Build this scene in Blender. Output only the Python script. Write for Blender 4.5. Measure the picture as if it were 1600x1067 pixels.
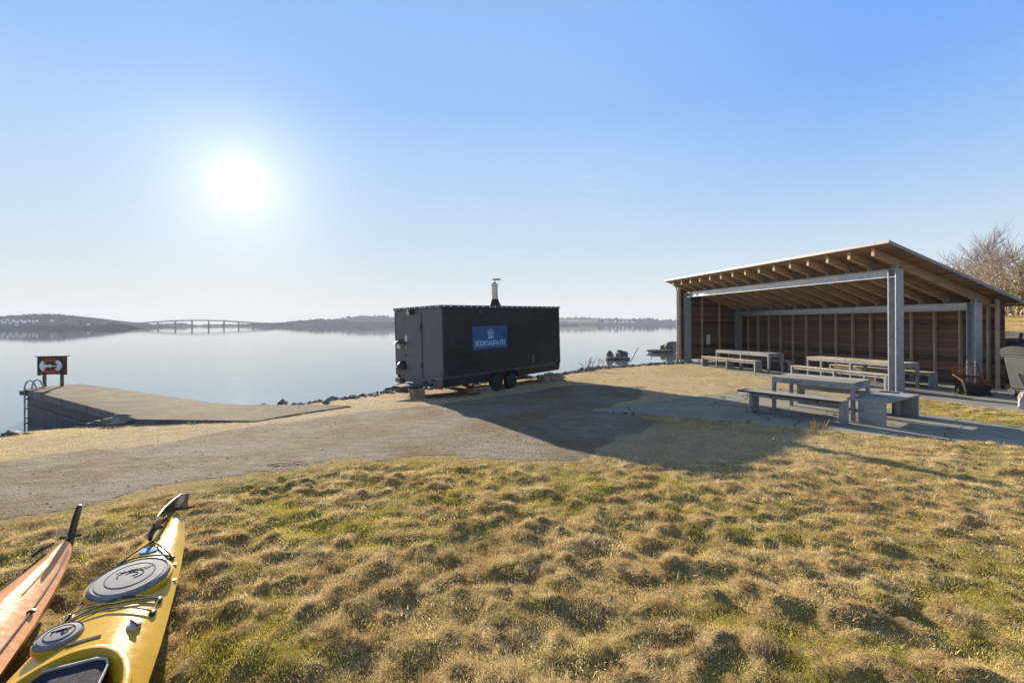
import bpy, bmesh, math, random
import numpy as np
from mathutils import Matrix, Vector, Euler, noise as mnoise

random.seed(7)
rng = np.random.default_rng(7)
for o in list(bpy.data.objects):
    bpy.data.objects.remove(o)
scn = bpy.context.scene
COL = scn.collection
PI = math.pi

# ------------------------------------------------------------------ camera
F = 706.0            # focal length in photo pixels (1600 wide)
CAMZ = 1.8
cam = bpy.data.cameras.new('camera')
cam.sensor_width = 36
cam.lens = F / 1600 * 36
cam.shift_y = -27.5 / 1600
cam.clip_start = 0.05
cam.clip_end = 6000
camo = bpy.data.objects.new('camera', cam)
COL.objects.link(camo)
camo.matrix_world = Matrix.Translation((0, 0, CAMZ)) @ Matrix.Rotation(PI / 2, 4, 'X') @ Matrix.Rotation(-0.0035, 4, 'Z')
scn.camera = camo

# ------------------------------------------------------------------ sun, sky, exposure
SUN = Vector((-425, 706, 224)).normalized()
SUN_EL = math.asin(SUN.z)
SUN_AZ = math.atan2(SUN.x, SUN.y)          # clockwise from +Y
w = bpy.data.worlds.new('World')
scn.world = w
w.use_nodes = True
nt = w.node_tree
nt.nodes.clear()
def wn(t, **k):
    n = nt.nodes.new(t)
    for a, b in k.items():
        setattr(n, a, b)
    return n
wout = wn('ShaderNodeOutputWorld')
EXPO = 1.6
EK = 2 ** EXPO
def wm(op, a, b=None):
    n = wn('ShaderNodeMath', operation=op)
    for i, q in enumerate((a, b)):
        if q is None: continue
        if isinstance(q, (int, float)): n.inputs[i].default_value = q
        else: nt.links.new(q, n.inputs[i])
    return n.outputs[0]
tc = wn('ShaderNodeTexCoord')
dirv = tc.outputs['Generated']
sep = wn('ShaderNodeSeparateXYZ')
nt.links.new(dirv, sep.inputs[0])
dot = wn('ShaderNodeVectorMath', operation='DOT_PRODUCT')
dot.inputs[1].default_value = SUN
nt.links.new(dirv, dot.inputs[0])
# clear-sky gradient by height above the horizon
el = wm('MAXIMUM', sep.outputs['Z'], 0.0)
cr = wn('ShaderNodeValToRGB')
stops = [(0.0, (.79, .80, .76)), (.06, (.72, .78, .80)), (.15, (.595, .735, .865)), (.34, (.415, .625, .935)), (.42, (.325, .545, .935)), (.56, (.285, .515, .945)), (.70, (.36, .44, .55)), (1.0, (.28, .32, .38))]
e = cr.color_ramp.elements
while len(e) < len(stops): e.new(.5)
for i, (p, c) in enumerate(stops):
    e[i].position = p; e[i].color = (*[q / EK for q in c], 1)
nt.links.new(el, cr.inputs[0])
# the side of the sky away from the sun is dimmer
dim = wn('ShaderNodeMapRange', interpolation_type='SMOOTHSTEP')
dim.inputs['From Min'].default_value = -0.55; dim.inputs['From Max'].default_value = 0.15
dim.inputs['To Min'].default_value = 0.95; dim.inputs['To Max'].default_value = 1.0
nt.links.new(dot.outputs['Value'], dim.inputs['Value'])
bg = wn('ShaderNodeBackground')
wmap = wn('ShaderNodeMapping'); wmap.inputs['Scale'].default_value = (5, 5, 22)
nt.links.new(dirv, wmap.inputs[0])
wno = wn('ShaderNodeTexNoise'); wno.inputs['Scale'].default_value = 2.2; wno.inputs['Detail'].default_value = 8; wno.inputs['Roughness'].default_value = .65
nt.links.new(wmap.outputs[0], wno.inputs['Vector'])
wr = wn('ShaderNodeMapRange'); wr.inputs['From Min'].default_value = .52; wr.inputs['From Max'].default_value = .78; wr.inputs['To Max'].default_value = .55
nt.links.new(wno.outputs['Fac'], wr.inputs['Value'])
wisp_f = None
for (wx, wy, n_) in ((140, 212, 900), (650, 258, 900)):
    wd = wn('ShaderNodeVectorMath', operation='DOT_PRODUCT'); wd.inputs[1].default_value = Vector((wx, 706, wy)).normalized()
    nt.links.new(dirv, wd.inputs[0])
    q = wm('POWER', wm('MAXIMUM', wd.outputs['Value'], 0.0), n_)
    wisp_f = q if wisp_f is None else wm('ADD', wisp_f, q)
wmx = wn('ShaderNodeMix', data_type='RGBA')
nt.links.new(wm('MULTIPLY', wisp_f, wr.outputs[0]), wmx.inputs[0])
nt.links.new(cr.outputs[0], wmx.inputs[6]); wmx.inputs[7].default_value = (.86 / EK, .90 / EK, .96 / EK, 1)
# deeper blue away from the sun, above the horizon band
tf = wn('ShaderNodeMapRange', interpolation_type='SMOOTHSTEP'); tf.inputs['From Min'].default_value = .88; tf.inputs['From Max'].default_value = .35
nt.links.new(dot.outputs['Value'], tf.inputs['Value'])
te = wn('ShaderNodeMapRange', interpolation_type='SMOOTHSTEP'); te.inputs['From Min'].default_value = .05; te.inputs['From Max'].default_value = .40
nt.links.new(el, te.inputs['Value'])
tmx = wn('ShaderNodeMix', data_type='RGBA', blend_type='MULTIPLY')
nt.links.new(wm('MULTIPLY', tf.outputs[0], te.outputs[0]), tmx.inputs[0])
nt.links.new(wmx.outputs[2], tmx.inputs[6]); tmx.inputs[7].default_value = (.58, .77, .99, 1)
nt.links.new(tmx.outputs[2], bg.inputs['Color'])
nt.links.new(dim.outputs[0], bg.inputs['Strength'])
# physical sky adds its own scattering round the sun
sky = wn('ShaderNodeTexSky', sky_type='NISHITA', sun_disc=False)
sky.sun_elevation = SUN_EL
sky.sun_rotation = SUN_AZ
sky.dust_density = 0.4
bgn = wn('ShaderNodeBackground')
bgn.inputs['Strength'].default_value = 0.0006
nt.links.new(sky.outputs[0], bgn.inputs['Color'])
ad = wn('ShaderNodeAddShader')
nt.links.new(bg.outputs[0], ad.inputs[0]); nt.links.new(bgn.outputs[0], ad.inputs[1])
shader = ad.outputs[0]
mxv = wm('MAXIMUM', dot.outputs['Value'], 0.0)
for n, amp, colr in ((2000, 0.8 / EK, (1, 0.95, 0.88)), (260, 0.26 / EK, (1, 0.86, 0.66)), (70, 0.20 / EK, (1, 0.86, 0.64))):
    st_ = wm('MULTIPLY', wm('POWER', mxv, n), amp)
    b2 = wn('ShaderNodeBackground')
    b2.inputs['Color'].default_value = (*colr, 1)
    nt.links.new(st_, b2.inputs['Strength'])
    ad = wn('ShaderNodeAddShader')
    nt.links.new(shader, ad.inputs[0])
    nt.links.new(b2.outputs[0], ad.inputs[1])
    shader = ad.outputs[0]
nt.links.new(shader, wout.inputs['Surface'])

sl = bpy.data.lights.new('sun', 'SUN')
sl.energy = 5.0
sl.angle = math.radians(0.5)
sl.color = (1.0, 0.86, 0.68)
so = bpy.data.objects.new('sun', sl)
COL.objects.link(so)
so.rotation_euler = SUN.to_track_quat('Z', 'Y').to_euler()

vs = scn.view_settings
vs.view_transform = 'Standard'
vs.look = 'None'
vs.exposure = EXPO
vs.gamma = 1
scn.cycles.use_denoising = True
scn.cycles.denoiser = 'OPENIMAGEDENOISE'
scn.cycles.denoising_input_passes = 'RGB_ALBEDO_NORMAL'
scn.cycles.denoising_prefilter = 'NONE'
scn.cycles.max_bounces = 8
scn.cycles.transparent_max_bounces = 8
scn.cycles.sample_clamp_indirect = 6

# ------------------------------------------------------------------ helpers
def hz(x):
    return 506 + (800 - x) * 0.0035
def at(x, y, z):
    Y = (CAMZ - z) * F / (y - hz(x))
    return ((x - 800) / F * Y, Y)
def at_depth(x, y, Y):
    return ((x - 800) / F * Y, Y, CAMZ - (y - hz(x)) / F * Y)

def tag(o, label=None, cat=None, group=None, kind=None):
    if label: o['label'] = label
    if cat: o['category'] = cat
    if group: o['group'] = group
    if kind: o['kind'] = kind
    return o
def thing(name, label, cat, loc=(0, 0, 0), rot=(0, 0, 0), group=None):
    o = bpy.data.objects.new(name, None)
    o.empty_display_size = 0.2
    COL.objects.link(o)
    o.location = loc
    o.rotation_euler = rot
    return tag(o, label, cat, group)
def copy_tree(o, parent=None):
    c = o.copy()
    COL.objects.link(c)
    if parent is not None:
        c.parent = parent
    for ch in list(o.children):
        copy_tree(ch, c)
    return c

class MB:
    """collects solids and links them as ONE mesh object"""
    def __init__(s):
        s.v = []; s.f = []; s.sm = []
    def add(s, vs_, fs, M=None, smooth=False):
        n = len(s.v)
        if M is not None:
            vs_ = [tuple(M @ Vector(p)) for p in vs_]
        s.v += [tuple(p) for p in vs_]
        s.f += [tuple(i + n for i in f) for f in fs]
        s.sm += [smooth] * len(fs)
        return s
    def box(s, x0, x1, y0, y1, z0, z1, M=None):
        v = [(x0, y0, z0), (x1, y0, z0), (x1, y1, z0), (x0, y1, z0), (x0, y0, z1), (x1, y0, z1), (x1, y1, z1), (x0, y1, z1)]
        f = [(0, 3, 2, 1), (4, 5, 6, 7), (0, 1, 5, 4), (1, 2, 6, 5), (2, 3, 7, 6), (3, 0, 4, 7)]
        return s.add(v, f, M)
    def prism(s, poly, z0, z1, M=None):
        n = len(poly)
        v = [(x, y, z0) for x, y in poly] + [(x, y, z1) for x, y in poly]
        f = [tuple(range(n - 1, -1, -1)), tuple(range(n, 2 * n))] + [(i, (i + 1) % n, n + (i + 1) % n, n + i) for i in range(n)]
        return s.add(v, f, M)
    def tube(s, pts, r, n=8, caps=True, flat=1.0):
        pts = [Vector(p) for p in pts]
        rs = r if isinstance(r, (list, tuple)) else [r] * len(pts)
        v = []; f = []
        up = None
        for i, p in enumerate(pts):
            d = (pts[min(i + 1, len(pts) - 1)] - pts[max(i - 1, 0)]).normalized()
            if up is None:
                up = Vector((0, 0, 1)) if abs(d.z) < 0.9 else Vector((1, 0, 0))
            a = d.cross(up)
            if a.length < 1e-6:
                a = d.cross(Vector((0, 1, 0)))
            a.normalize()
            b = a.cross(d).normalized()
            up = b
            for k in range(n):
                t = 2 * PI * k / n
                v.append(p + (a * math.cos(t) + b * math.sin(t) * flat) * rs[i])
        for i in range(len(pts) - 1):
            for k in range(n):
                k2 = (k + 1) % n
                f.append((i * n + k, i * n + k2, (i + 1) * n + k2, (i + 1) * n + k))
        s.add(v, f, None, True)
        if caps:
            m = len(s.v) - len(v)
            s.f.append(tuple(m + k for k in range(n - 1, -1, -1))); s.sm.append(False)
            s.f.append(tuple(m + (len(pts) - 1) * n + k for k in range(n))); s.sm.append(False)
        return s
    def lathe(s, prof, M=None, n=24, smooth=True):
        v = []; f = []
        for r, z in prof:
            for k in range(n):
                t = 2 * PI * k / n
                v.append((r * math.cos(t), r * math.sin(t), z))
        m = len(prof)
        for i in range(m - 1):
            for k in range(n):
                k2 = (k + 1) % n
                f.append((i * n + k, i * n + k2, (i + 1) * n + k2, (i + 1) * n + k))
        f.append(tuple(range(n - 1, -1, -1)))
        f.append(tuple((m - 1) * n + k for k in range(n)))
        return s.add(v, f, M, smooth)
    def build(s, name, m, parent=None, bevel=0.0, sub=0, auto=True):
        me = bpy.data.meshes.new(name)
        me.from_pydata(s.v, [], s.f)
        me.polygons.foreach_set('use_smooth', s.sm)
        me.update()
        if any(s.sm): me.set_sharp_from_angle(angle=math.radians(38))
        o = bpy.data.objects.new(name, me)
        COL.objects.link(o)
        if isinstance(m, (list, tuple)):
            for q in m: me.materials.append(q)
        elif m: me.materials.append(m)
        if parent is not None: o.parent = parent
        if bevel:
            b = o.modifiers.new('bevel', 'BEVEL')
            b.width = bevel; b.segments = 2; b.limit_method = 'ANGLE'; b.angle_limit = math.radians(40)
        if sub:
            b = o.modifiers.new('sub', 'SUBSURF'); b.levels = sub; b.render_levels = sub
        return o

def np_mesh(name, verts, faces, m, smooth=False, parent=None):
    """fast mesh from arrays; faces is (n,k)"""
    me = bpy.data.meshes.new(name)
    verts = np.asarray(verts, dtype=np.float32); faces = np.asarray(faces, dtype=np.int32)
    k = faces.shape[1]
    me.vertices.add(len(verts)); me.vertices.foreach_set('co', verts.ravel())
    me.loops.add(faces.size); me.loops.foreach_set('vertex_index', faces.ravel())
    me.polygons.add(len(faces)); me.polygons.foreach_set('loop_start', np.arange(0, faces.size, k, dtype=np.int32))
    me.polygons.foreach_set('use_smooth', np.full(len(faces), smooth))
    me.update(calc_edges=True); me.validate()
    o = bpy.data.objects.new(name, me); COL.objects.link(o)
    if m: me.materials.append(m)
    if parent is not None: o.parent = parent
    return o

# ---- 2-D value noise in numpy
_tab = rng.random((8, 256, 256))
def vnoise(x, y, seed=0):
    x = np.asarray(x, float); y = np.asarray(y, float)
    xi = np.floor(x).astype(int); yi = np.floor(y).astype(int)
    fx = x - xi; fy = y - yi
    fx = fx * fx * (3 - 2 * fx); fy = fy * fy * (3 - 2 * fy)
    t = _tab[seed % 8]
    a = t[xi % 256, yi % 256]; b = t[(xi + 1) % 256, yi % 256]; c = t[xi % 256, (yi + 1) % 256]; d = t[(xi + 1) % 256, (yi + 1) % 256]
    return (a * (1 - fx) + b * fx) * (1 - fy) + (c * (1 - fx) + d * fx) * fy
def fbm(x, y, seed=0, o=4):
    r = 0; a = 0.5; s = 0
    for i in range(o):
        r = r + a * vnoise(x * 2 ** i + i * 17.3, y * 2 ** i + i * 9.1, seed + i); s += a; a *= 0.5
    return r / s

def tussocks(X, Y, c=.205):
    """discrete grass tussocks on a jittered grid: height, closeness to the centre (0-1), direction away from it"""
    X = np.asarray(X, float); Y = np.asarray(Y, float)
    X, Y = X + (fbm(X * 6, Y * 6, 1, 3) - .5) * .22, Y + (fbm(X * 6 + 40, Y * 6, 3, 3) - .5) * .18
    ci = np.floor(X / c).astype(int); cj = np.floor(Y / c).astype(int)
    H = np.zeros(X.shape); C = np.zeros(X.shape); A = np.zeros(X.shape)
    for di in (-1, 0, 1):
        for dj in (-1, 0, 1):
            i = (ci + di) % 256; j = (cj + dj) % 256
            px = (ci + di + .5 + (_tab[0][i, j] - .5) * .9) * c; py = (cj + dj + .5 + (_tab[1][i, j] - .5) * .9) * c
            r1 = _tab[2][i, j]; r2 = _tab[3][i, j]
            here = _tab[4][i, j] < np.clip(.2 + 2.2 * (vnoise(px * .9, py * .9, 6) - .22), .15, .92)
            h = (.009 + .032 * r1 ** 1.8) * here; rad = .04 + .055 * r2 + .03 * r1
            dx = X - px; dy = (Y - py) * 1.1
            d2 = (dx * dx + dy * dy) / rad ** 2
            v = h * np.exp(-d2); k = v > H
            A = np.where(k, np.arctan2(dy, dx), A); C = np.where(k, np.exp(-d2 * .7) * here, C); H = np.maximum(H, v)
    return H, C, A

# ------------------------------------------------------------------ materials
def new_mat(name):
    m = bpy.data.materials.new(name); m.use_nodes = True
    t = m.node_tree; t.nodes.clear()
    out = t.nodes.new('ShaderNodeOutputMaterial')
    return m, t, out
def N(t, typ, **k):
    n = t.nodes.new(typ)
    for a, b in k.items():
        setattr(n, a, b)
    return n
def ramp(t, stops, src=None, interp='LINEAR'):
    r = N(t, 'ShaderNodeValToRGB')
    e = r.color_ramp.elements
    r.color_ramp.interpolation = interp
    while len(e) < len(stops): e.new(0.5)
    for i, (p, c) in enumerate(stops):
        e[i].position = p
        e[i].color = (*c, 1) if len(c) == 3 else c
    if src is not None: t.links.new(src, r.inputs[0])
    return r
def coords(t, kind='Object', scale=(1, 1, 1)):
    if kind == 'World':
        g = N(t, 'ShaderNodeNewGeometry'); src = g.outputs['Position']
    else:
        g = N(t, 'ShaderNodeTexCoord'); src = g.outputs[kind]
    mp = N(t, 'ShaderNodeMapping'); mp.inputs['Scale'].default_value = scale
    t.links.new(src, mp.inputs[0])
    return mp.outputs[0]
def noise(t, vec, scale, detail=5, rough=0.6, dist=0):
    n = N(t, 'ShaderNodeTexNoise')
    n.inputs['Scale'].default_value = scale; n.inputs['Detail'].default_value = detail
    n.inputs['Roughness'].default_value = rough; n.inputs['Distortion'].default_value = dist
    t.links.new(vec, n.inputs['Vector'])
    return n.outputs['Fac']
def mixc(t, fac, a, b, mode='MIX'):
    m = N(t, 'ShaderNodeMix', data_type='RGBA', blend_type=mode)
    if isinstance(fac, (int, float)): m.inputs[0].default_value = fac
    else: t.links.new(fac, m.inputs[0])
    for s_, q in ((6, a), (7, b)):
        if isinstance(q, (tuple, list)): m.inputs[s_].default_value = (*q, 1)
        else: t.links.new(q, m.inputs[s_])
    return m.outputs[2]
def math_(t, op, a, b=None, c=None):
    m = N(t, 'ShaderNodeMath', operation=op)
    for i, q in enumerate((a, b, c)):
        if q is None: continue
        if isinstance(q, (int, float)): m.inputs[i].default_value = q
        else: t.links.new(q, m.inputs[i])
    return m.outputs[0]
def bump(t, h, strength=0.3, dist=0.01):
    b = N(t, 'ShaderNodeBump'); b.inputs['Strength'].default_value = strength; b.inputs['Distance'].default_value = dist
    t.links.new(h, b.inputs['Height'])
    return b.outputs[0]
def principled(t, out, color, rough=0.6, metal=0.0, normal=None, spec=0.5):
    p = N(t, 'ShaderNodeBsdfPrincipled')
    for nm, q in (('Base Color', color), ('Roughness', rough), ('Metallic', metal), ('Normal', normal), ('Specular IOR Level', spec)):
        if q is None: continue
        if isinstance(q, (tuple, list)): p.inputs[nm].default_value = (*q, 1)
        elif isinstance(q, (int, float)): p.inputs[nm].default_value = q
        else: t.links.new(q, p.inputs[nm])
    t.links.new(p.outputs[0], out.inputs['Surface'])
    return p
def mat_noise(name, c1, c2, scale=8, rough=0.7, metal=0.0, bmp=0.2, bscale=None, kind='Object', stretch=(1, 1, 1), lo=0.35, hi=0.65, spec=0.5, bdist=0.01, grime=0.0):
    m, t, out = new_mat(name)
    v = coords(t, kind, stretch)
    n1 = noise(t, v, scale)
    r = ramp(t, [(lo, c1), (hi, c2)], n1)
    c = r.outputs[0]
    n2 = noise(t, v, (bscale or scale * 6), 6, 0.65)
    if grime:
        g = ramp(t, [(0.3, (1 - grime,) * 3), (0.7, (1, 1, 1))], n2)
        c = mixc(t, 1.0, c, g.outputs[0], 'MULTIPLY')
    rr = ramp(t, [(0.3, (max(0.03, rough - 0.1),) * 3), (0.7, (min(1, rough + 0.1),) * 3)], n1)
    principled(t, out, c, rr.outputs[0], metal, bump(t, n2, bmp, bdist), spec)
    return m
def mat_planks(name, c1, c2, axis, width, gap=0.04, grain=(1, 1, 1), rough=0.75, knots=0.0, bmp=0.4, dark=0.25, gscale=6):
    """boards side by side along one object axis, each its own shade, with grain, knots and gaps"""
    m, t, out = new_mat(name)
    v = coords(t, 'Object')
    sx = N(t, 'ShaderNodeSeparateXYZ'); t.links.new(v, sx.inputs[0])
    c = math_(t, 'DIVIDE', sx.outputs[axis], width)
    idx = math_(t, 'FLOOR', c)
    fr = math_(t, 'FRACT', c)
    wnz = N(t, 'ShaderNodeTexWhiteNoise', noise_dimensions='1D'); t.links.new(idx, wnz.inputs['W'])
    gv = coords(t, 'Object', grain)
    off = N(t, 'ShaderNodeVectorMath', operation='ADD'); t.links.new(gv, off.inputs[0])
    sc = N(t, 'ShaderNodeVectorMath', operation='SCALE'); t.links.new(wnz.outputs['Color'], sc.inputs[0]); sc.inputs['Scale'].default_value = 31
    t.links.new(sc.outputs[0], off.inputs[1])
    g = noise(t, off.outputs[0], gscale, 6, 0.65, 0.6)
    f = math_(t, 'ADD', math_(t, 'MULTIPLY', wnz.outputs['Value'], 0.5), math_(t, 'MULTIPLY', g, 0.6))
    col = ramp(t, [(0.25, c1), (0.85, c2)], f).outputs[0]
    if knots:
        vo = N(t, 'ShaderNodeTexVoronoi'); vo.inputs['Scale'].default_value = 5.5
        kv = coords(t, 'Object', (1, 1, 1)); t.links.new(kv, vo.inputs['Vector'])
        kr = ramp(t, [(0.03, (1 - knots,) * 3), (0.16, (1, 1, 1))], vo.outputs['Distance'])
        col = mixc(t, 1.0, col, kr.outputs[0], 'MULTIPLY')
    ge = ramp(t, [(0, (dark,) * 3), (gap, (1, 1, 1)), (1 - gap, (1, 1, 1)), (1.0, (dark,) * 3)], fr)
    col = mixc(t, 1.0, col, ge.outputs[0], 'MULTIPLY')
    hgt = math_(t, 'ADD', math_(t, 'MULTIPLY', g, 0.3), ge.outputs[0])
    principled(t, out, col, rough, 0, bump(t, hgt, bmp, 0.006), 0.3)
    return m

M = {}
M['galv'] = mat_noise('galvanised_steel', (0.30, 0.33, 0.37), (0.44, 0.47, 0.50), 9, 0.55, 0.55, 0.08, 40, grime=0.2)
M['rafter'] = mat_noise('rafter_wood', (0.31, 0.205, 0.125), (0.50, 0.36, 0.235), 3, 0.75, 0, 0.2, 22, stretch=(0.5, 4, 4), spec=0.25, grime=0.25)
M['ceiling'] = mat_planks('ceiling_boards', (0.13, 0.078, 0.045), (0.30, 0.19, 0.115), 0, 0.12, 0.06, (3, 0.6, 3), gscale=4)
M['wallb'] = mat_planks('stained_wall_boards', (0.052, 0.026, 0.017), (0.205, 0.104, 0.066), 2, 0.145, 0.075, (0.7, 0.7, 8), knots=0.8, gscale=4, dark=.12)
M['stud'] = mat_noise('stud_wood', (0.36, 0.26, 0.165), (0.54, 0.41, 0.28), 4, 0.8, 0, 0.2, 25, stretch=(5, 5, 0.6), spec=0.25, grime=0.2)
M['roofm'] = mat_noise('roof_metal', (0.19, 0.195, 0.21), (0.26, 0.265, 0.28), 6, 0.55, 0.2, 0.05)
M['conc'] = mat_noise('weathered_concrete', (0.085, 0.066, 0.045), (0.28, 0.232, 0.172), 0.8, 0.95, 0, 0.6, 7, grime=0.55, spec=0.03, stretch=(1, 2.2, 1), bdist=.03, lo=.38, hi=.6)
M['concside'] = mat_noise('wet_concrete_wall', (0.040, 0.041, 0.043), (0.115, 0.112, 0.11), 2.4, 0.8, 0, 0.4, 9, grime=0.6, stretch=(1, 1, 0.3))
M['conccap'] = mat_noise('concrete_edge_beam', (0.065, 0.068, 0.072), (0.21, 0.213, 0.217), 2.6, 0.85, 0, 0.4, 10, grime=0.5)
M['tablec'] = mat_noise('bench_concrete', (0.22, 0.22, 0.215), (0.40, 0.40, 0.39), 3, 0.8, 0, 0.25, 26, grime=0.35, spec=0.3)
M['greywood'] = mat_planks('weathered_grey_planks', (0.20, 0.19, 0.17), (0.42, 0.40, 0.36), 0, 0.105, 0.07, (6, .6, 6), gscale=5, dark=.12)
M['palewood'] = mat_planks('pale_slats', (0.30, 0.25, 0.18), (0.50, 0.43, 0.32), 1, 0.10, 0.10, (0.8, 6, 6), gscale=5, dark=0.35)
M['black'] = mat_noise('black_painted_plywood', (0.010, 0.0145, 0.017), (0.028, 0.036, 0.040), 1.8, 0.5, 0, 0.10, 22, grime=0.35, spec=0.35, bdist=0.006)
M['charcoal'] = mat_noise('charcoal_painted_plywood', (0.085, 0.094, 0.102), (0.122, 0.130, 0.138), 1.4, 0.5, 0, 0.22, 9, spec=0.4, bdist=0.008, grime=0.15)
M['trim'] = mat_noise('dark_trim', (0.05, 0.056, 0.062), (0.09, 0.097, 0.104), 6, 0.45, 0.3, 0.1)
M['rubber'] = mat_noise('rubber', (0.012, 0.012, 0.013), (0.025, 0.025, 0.026), 10, 0.75, 0, 0.2)
M['rim'] = mat_noise('wheel_rim', (0.14, 0.14, 0.15), (0.22, 0.22, 0.23), 12, 0.45, 0.5, 0.05)
M['steel'] = mat_noise('stainless_pipe', (0.36, 0.33, 0.30), (0.52, 0.47, 0.42), 8, 0.30, 1.0, 0.04)
M['white'] = mat_noise('white_plastic', (0.66, 0.66, 0.65), (0.80, 0.80, 0.79), 10, 0.5, 0, 0.05)
M['red'] = mat_noise('red_plastic', (0.35, 0.03, 0.03), (0.48, 0.05, 0.045), 10, 0.45, 0, 0.05)
M['brownred'] = mat_noise('dark_red_lens', (0.14, 0.05, 0.045), (0.20, 0.075, 0.065), 10, 0.4, 0, 0.05)
M['signblue'] = mat_noise('blue_sign', (0.030, 0.095, 0.235), (0.038, 0.115, 0.28), 3, 0.35, 0, 0.02)
M['signtext'] = mat_noise('pale_cyan_lettering', (0.45, 0.82, 0.88), (0.52, 0.88, 0.92), 10, 0.5, 0, 0.02)
M['lumber'] = mat_noise('sawn_lumber', (0.26, 0.18, 0.115), (0.42, 0.31, 0.21), 5, 0.8, 0, 0.25, 30, grime=0.35, spec=0.25)
M['boardbrown'] = mat_noise('dark_brown_boards', (0.06, 0.035, 0.025), (0.11, 0.068, 0.05), 6, 0.8, 0, 0.3, 30, stretch=(6, 6, 0.8), spec=0.25)
M['postwood'] = mat_noise('post_wood', (0.12, 0.08, 0.06), (0.19, 0.13, 0.10), 6, 0.8, 0, 0.3, 30, stretch=(6, 6, 0.8), spec=0.25)
M['rust'] = mat_noise('rusty_iron', (0.10, 0.035, 0.018), (0.26, 0.10, 0.05), 7, 0.9, 0.1, 0.4, 40, grime=0.4, spec=0.2)
M['soot'] = mat_noise('sooty_iron', (0.012, 0.011, 0.010), (0.03, 0.026, 0.023), 7, 0.9, 0.0, 0.4, 40, spec=0.2)
M['bingrey'] = mat_noise('grey_bin_plastic', (0.032, 0.035, 0.037), (0.050, 0.054, 0.056), 3, 0.65, 0, 0.12, 40, grime=0.15, spec=.3)
M['binlid'] = mat_noise('dark_bin_lid', (0.012, 0.013, 0.015), (0.022, 0.024, 0.027), 3, 0.65, 0, 0.1, spec=.2)
M['rock'] = mat_noise('shore_rock', (0.10, 0.095, 0.09), (0.30, 0.28, 0.26), 2.5, 0.9, 0, 0.5, 14, grime=0.4, spec=0.25, bdist=0.03)
M['darkrock'] = mat_noise('dark_wet_rock', (0.045, 0.043, 0.042), (0.15, 0.14, 0.13), 2.5, 0.75, 0, 0.5, 14, grime=0.4, spec=0.3, bdist=0.03)
M['palerock'] = mat_noise('pale_rock', (0.30, 0.29, 0.27), (0.50, 0.48, 0.45), 5, 0.9, 0, 0.5, 20, grime=0.3)
M['bark'] = mat_noise('bare_bark', (0.13, 0.10, 0.08), (0.24, 0.19, 0.15), 8, 0.9, 0, 0.3, 30, spec=0.2)
M['barkpale'] = mat_noise('pale_bark', (0.22, 0.18, 0.135), (0.34, 0.28, 0.21), 8, 0.9, 0, 0.3, 30, spec=0.2)
M['kayakblack'] = mat_noise('black_moulded_plastic', (0.008, 0.008, 0.009), (0.018, 0.018, 0.019), 12, 0.35, 0, 0.1)
M['hatch'] = mat_noise('faded_rubber_hatch', (0.165, 0.175, 0.19), (0.27, 0.28, 0.295), 9, 0.8, 0, 0.15, 60, grime=0.25, spec=.2)
M['hatchink'] = mat_noise('moulded_hatch_lines', (0.02, 0.023, 0.027), (0.035, 0.04, 0.045), 12, 0.85, 0, 0.1, spec=.1)
M['cord'] = mat_noise('black_cord', (0.015, 0.015, 0.015), (0.04, 0.04, 0.035), 60, 0.8, 0, 0.2)
M['seat'] = mat_noise('navy_seat_fabric', (0.008, 0.010, 0.022), (0.018, 0.022, 0.045), 60, 0.9, 0, 0.3, 200)
M['bluetape'] = mat_noise('blue_plastic', (0.04, 0.20, 0.45), (0.08, 0.30, 0.55), 20, 0.8, 0, 0.1, spec=.15)
M['greytag'] = mat_noise('grey_fitting', (0.32, 0.31, 0.29), (0.48, 0.47, 0.44), 20, 0.45, 0, 0.1)

def kayak_mat(name, c1, c2, c3):
    m, t, out = new_mat(name)
    v = coords(t, 'Object')
    n1 = noise(t, v, 2.2, 5); n2 = noise(t, v, 26, 6, 0.7); n3 = noise(t, v, 90, 3)
    c = ramp(t, [(0.35, c1), (0.65, c2)], n1).outputs[0]
    st = ramp(t, [(0.62, (0, 0, 0)), (0.74, (1, 1, 1))], n2)
    c = mixc(t, math_(t, 'MULTIPLY', st.outputs[0], 0.75), c, c3)
    sc_ = ramp(t, [(0.60, (0, 0, 0)), (0.66, (1, 1, 1))], noise(t, coords(t, 'Object', (1.5, 40, 40)), 4, 3, .6))
    c = mixc(t, math_(t, 'MULTIPLY', sc_.outputs[0], .28), c, tuple(min(1, q * 1.25 + .05) for q in c2))
    mud = ramp(t, [(0.60, (0, 0, 0)), (0.72, (1, 1, 1))], noise(t, v, 7, 7, .75))
    c = mixc(t, math_(t, 'MULTIPLY', mud.outputs[0], .35), c, (.16, .11, .06))
    rr = ramp(t, [(0.3, (0.14,) * 3), (0.7, (0.26,) * 3)], n2)
    p = principled(t, out, c, rr.outputs[0], 0, bump(t, math_(t, 'ADD', n1, math_(t, 'MULTIPLY', n3, 0.02)), 0.10, 0.02), 0.22)
    p.inputs['Coat Weight'].default_value = 0.0; p.inputs['Coat Roughness'].default_value = 0.12
    return m
M['yellow'] = kayak_mat('yellow_hull_plastic', (0.46, 0.265, 0.006), (0.56, 0.335, 0.012), (0.33, 0.19, 0.02))
M['orange'] = kayak_mat('orange_hull_plastic', (0.58, 0.245, 0.075), (0.66, 0.31, 0.11), (0.50, 0.25, 0.09))

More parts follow.
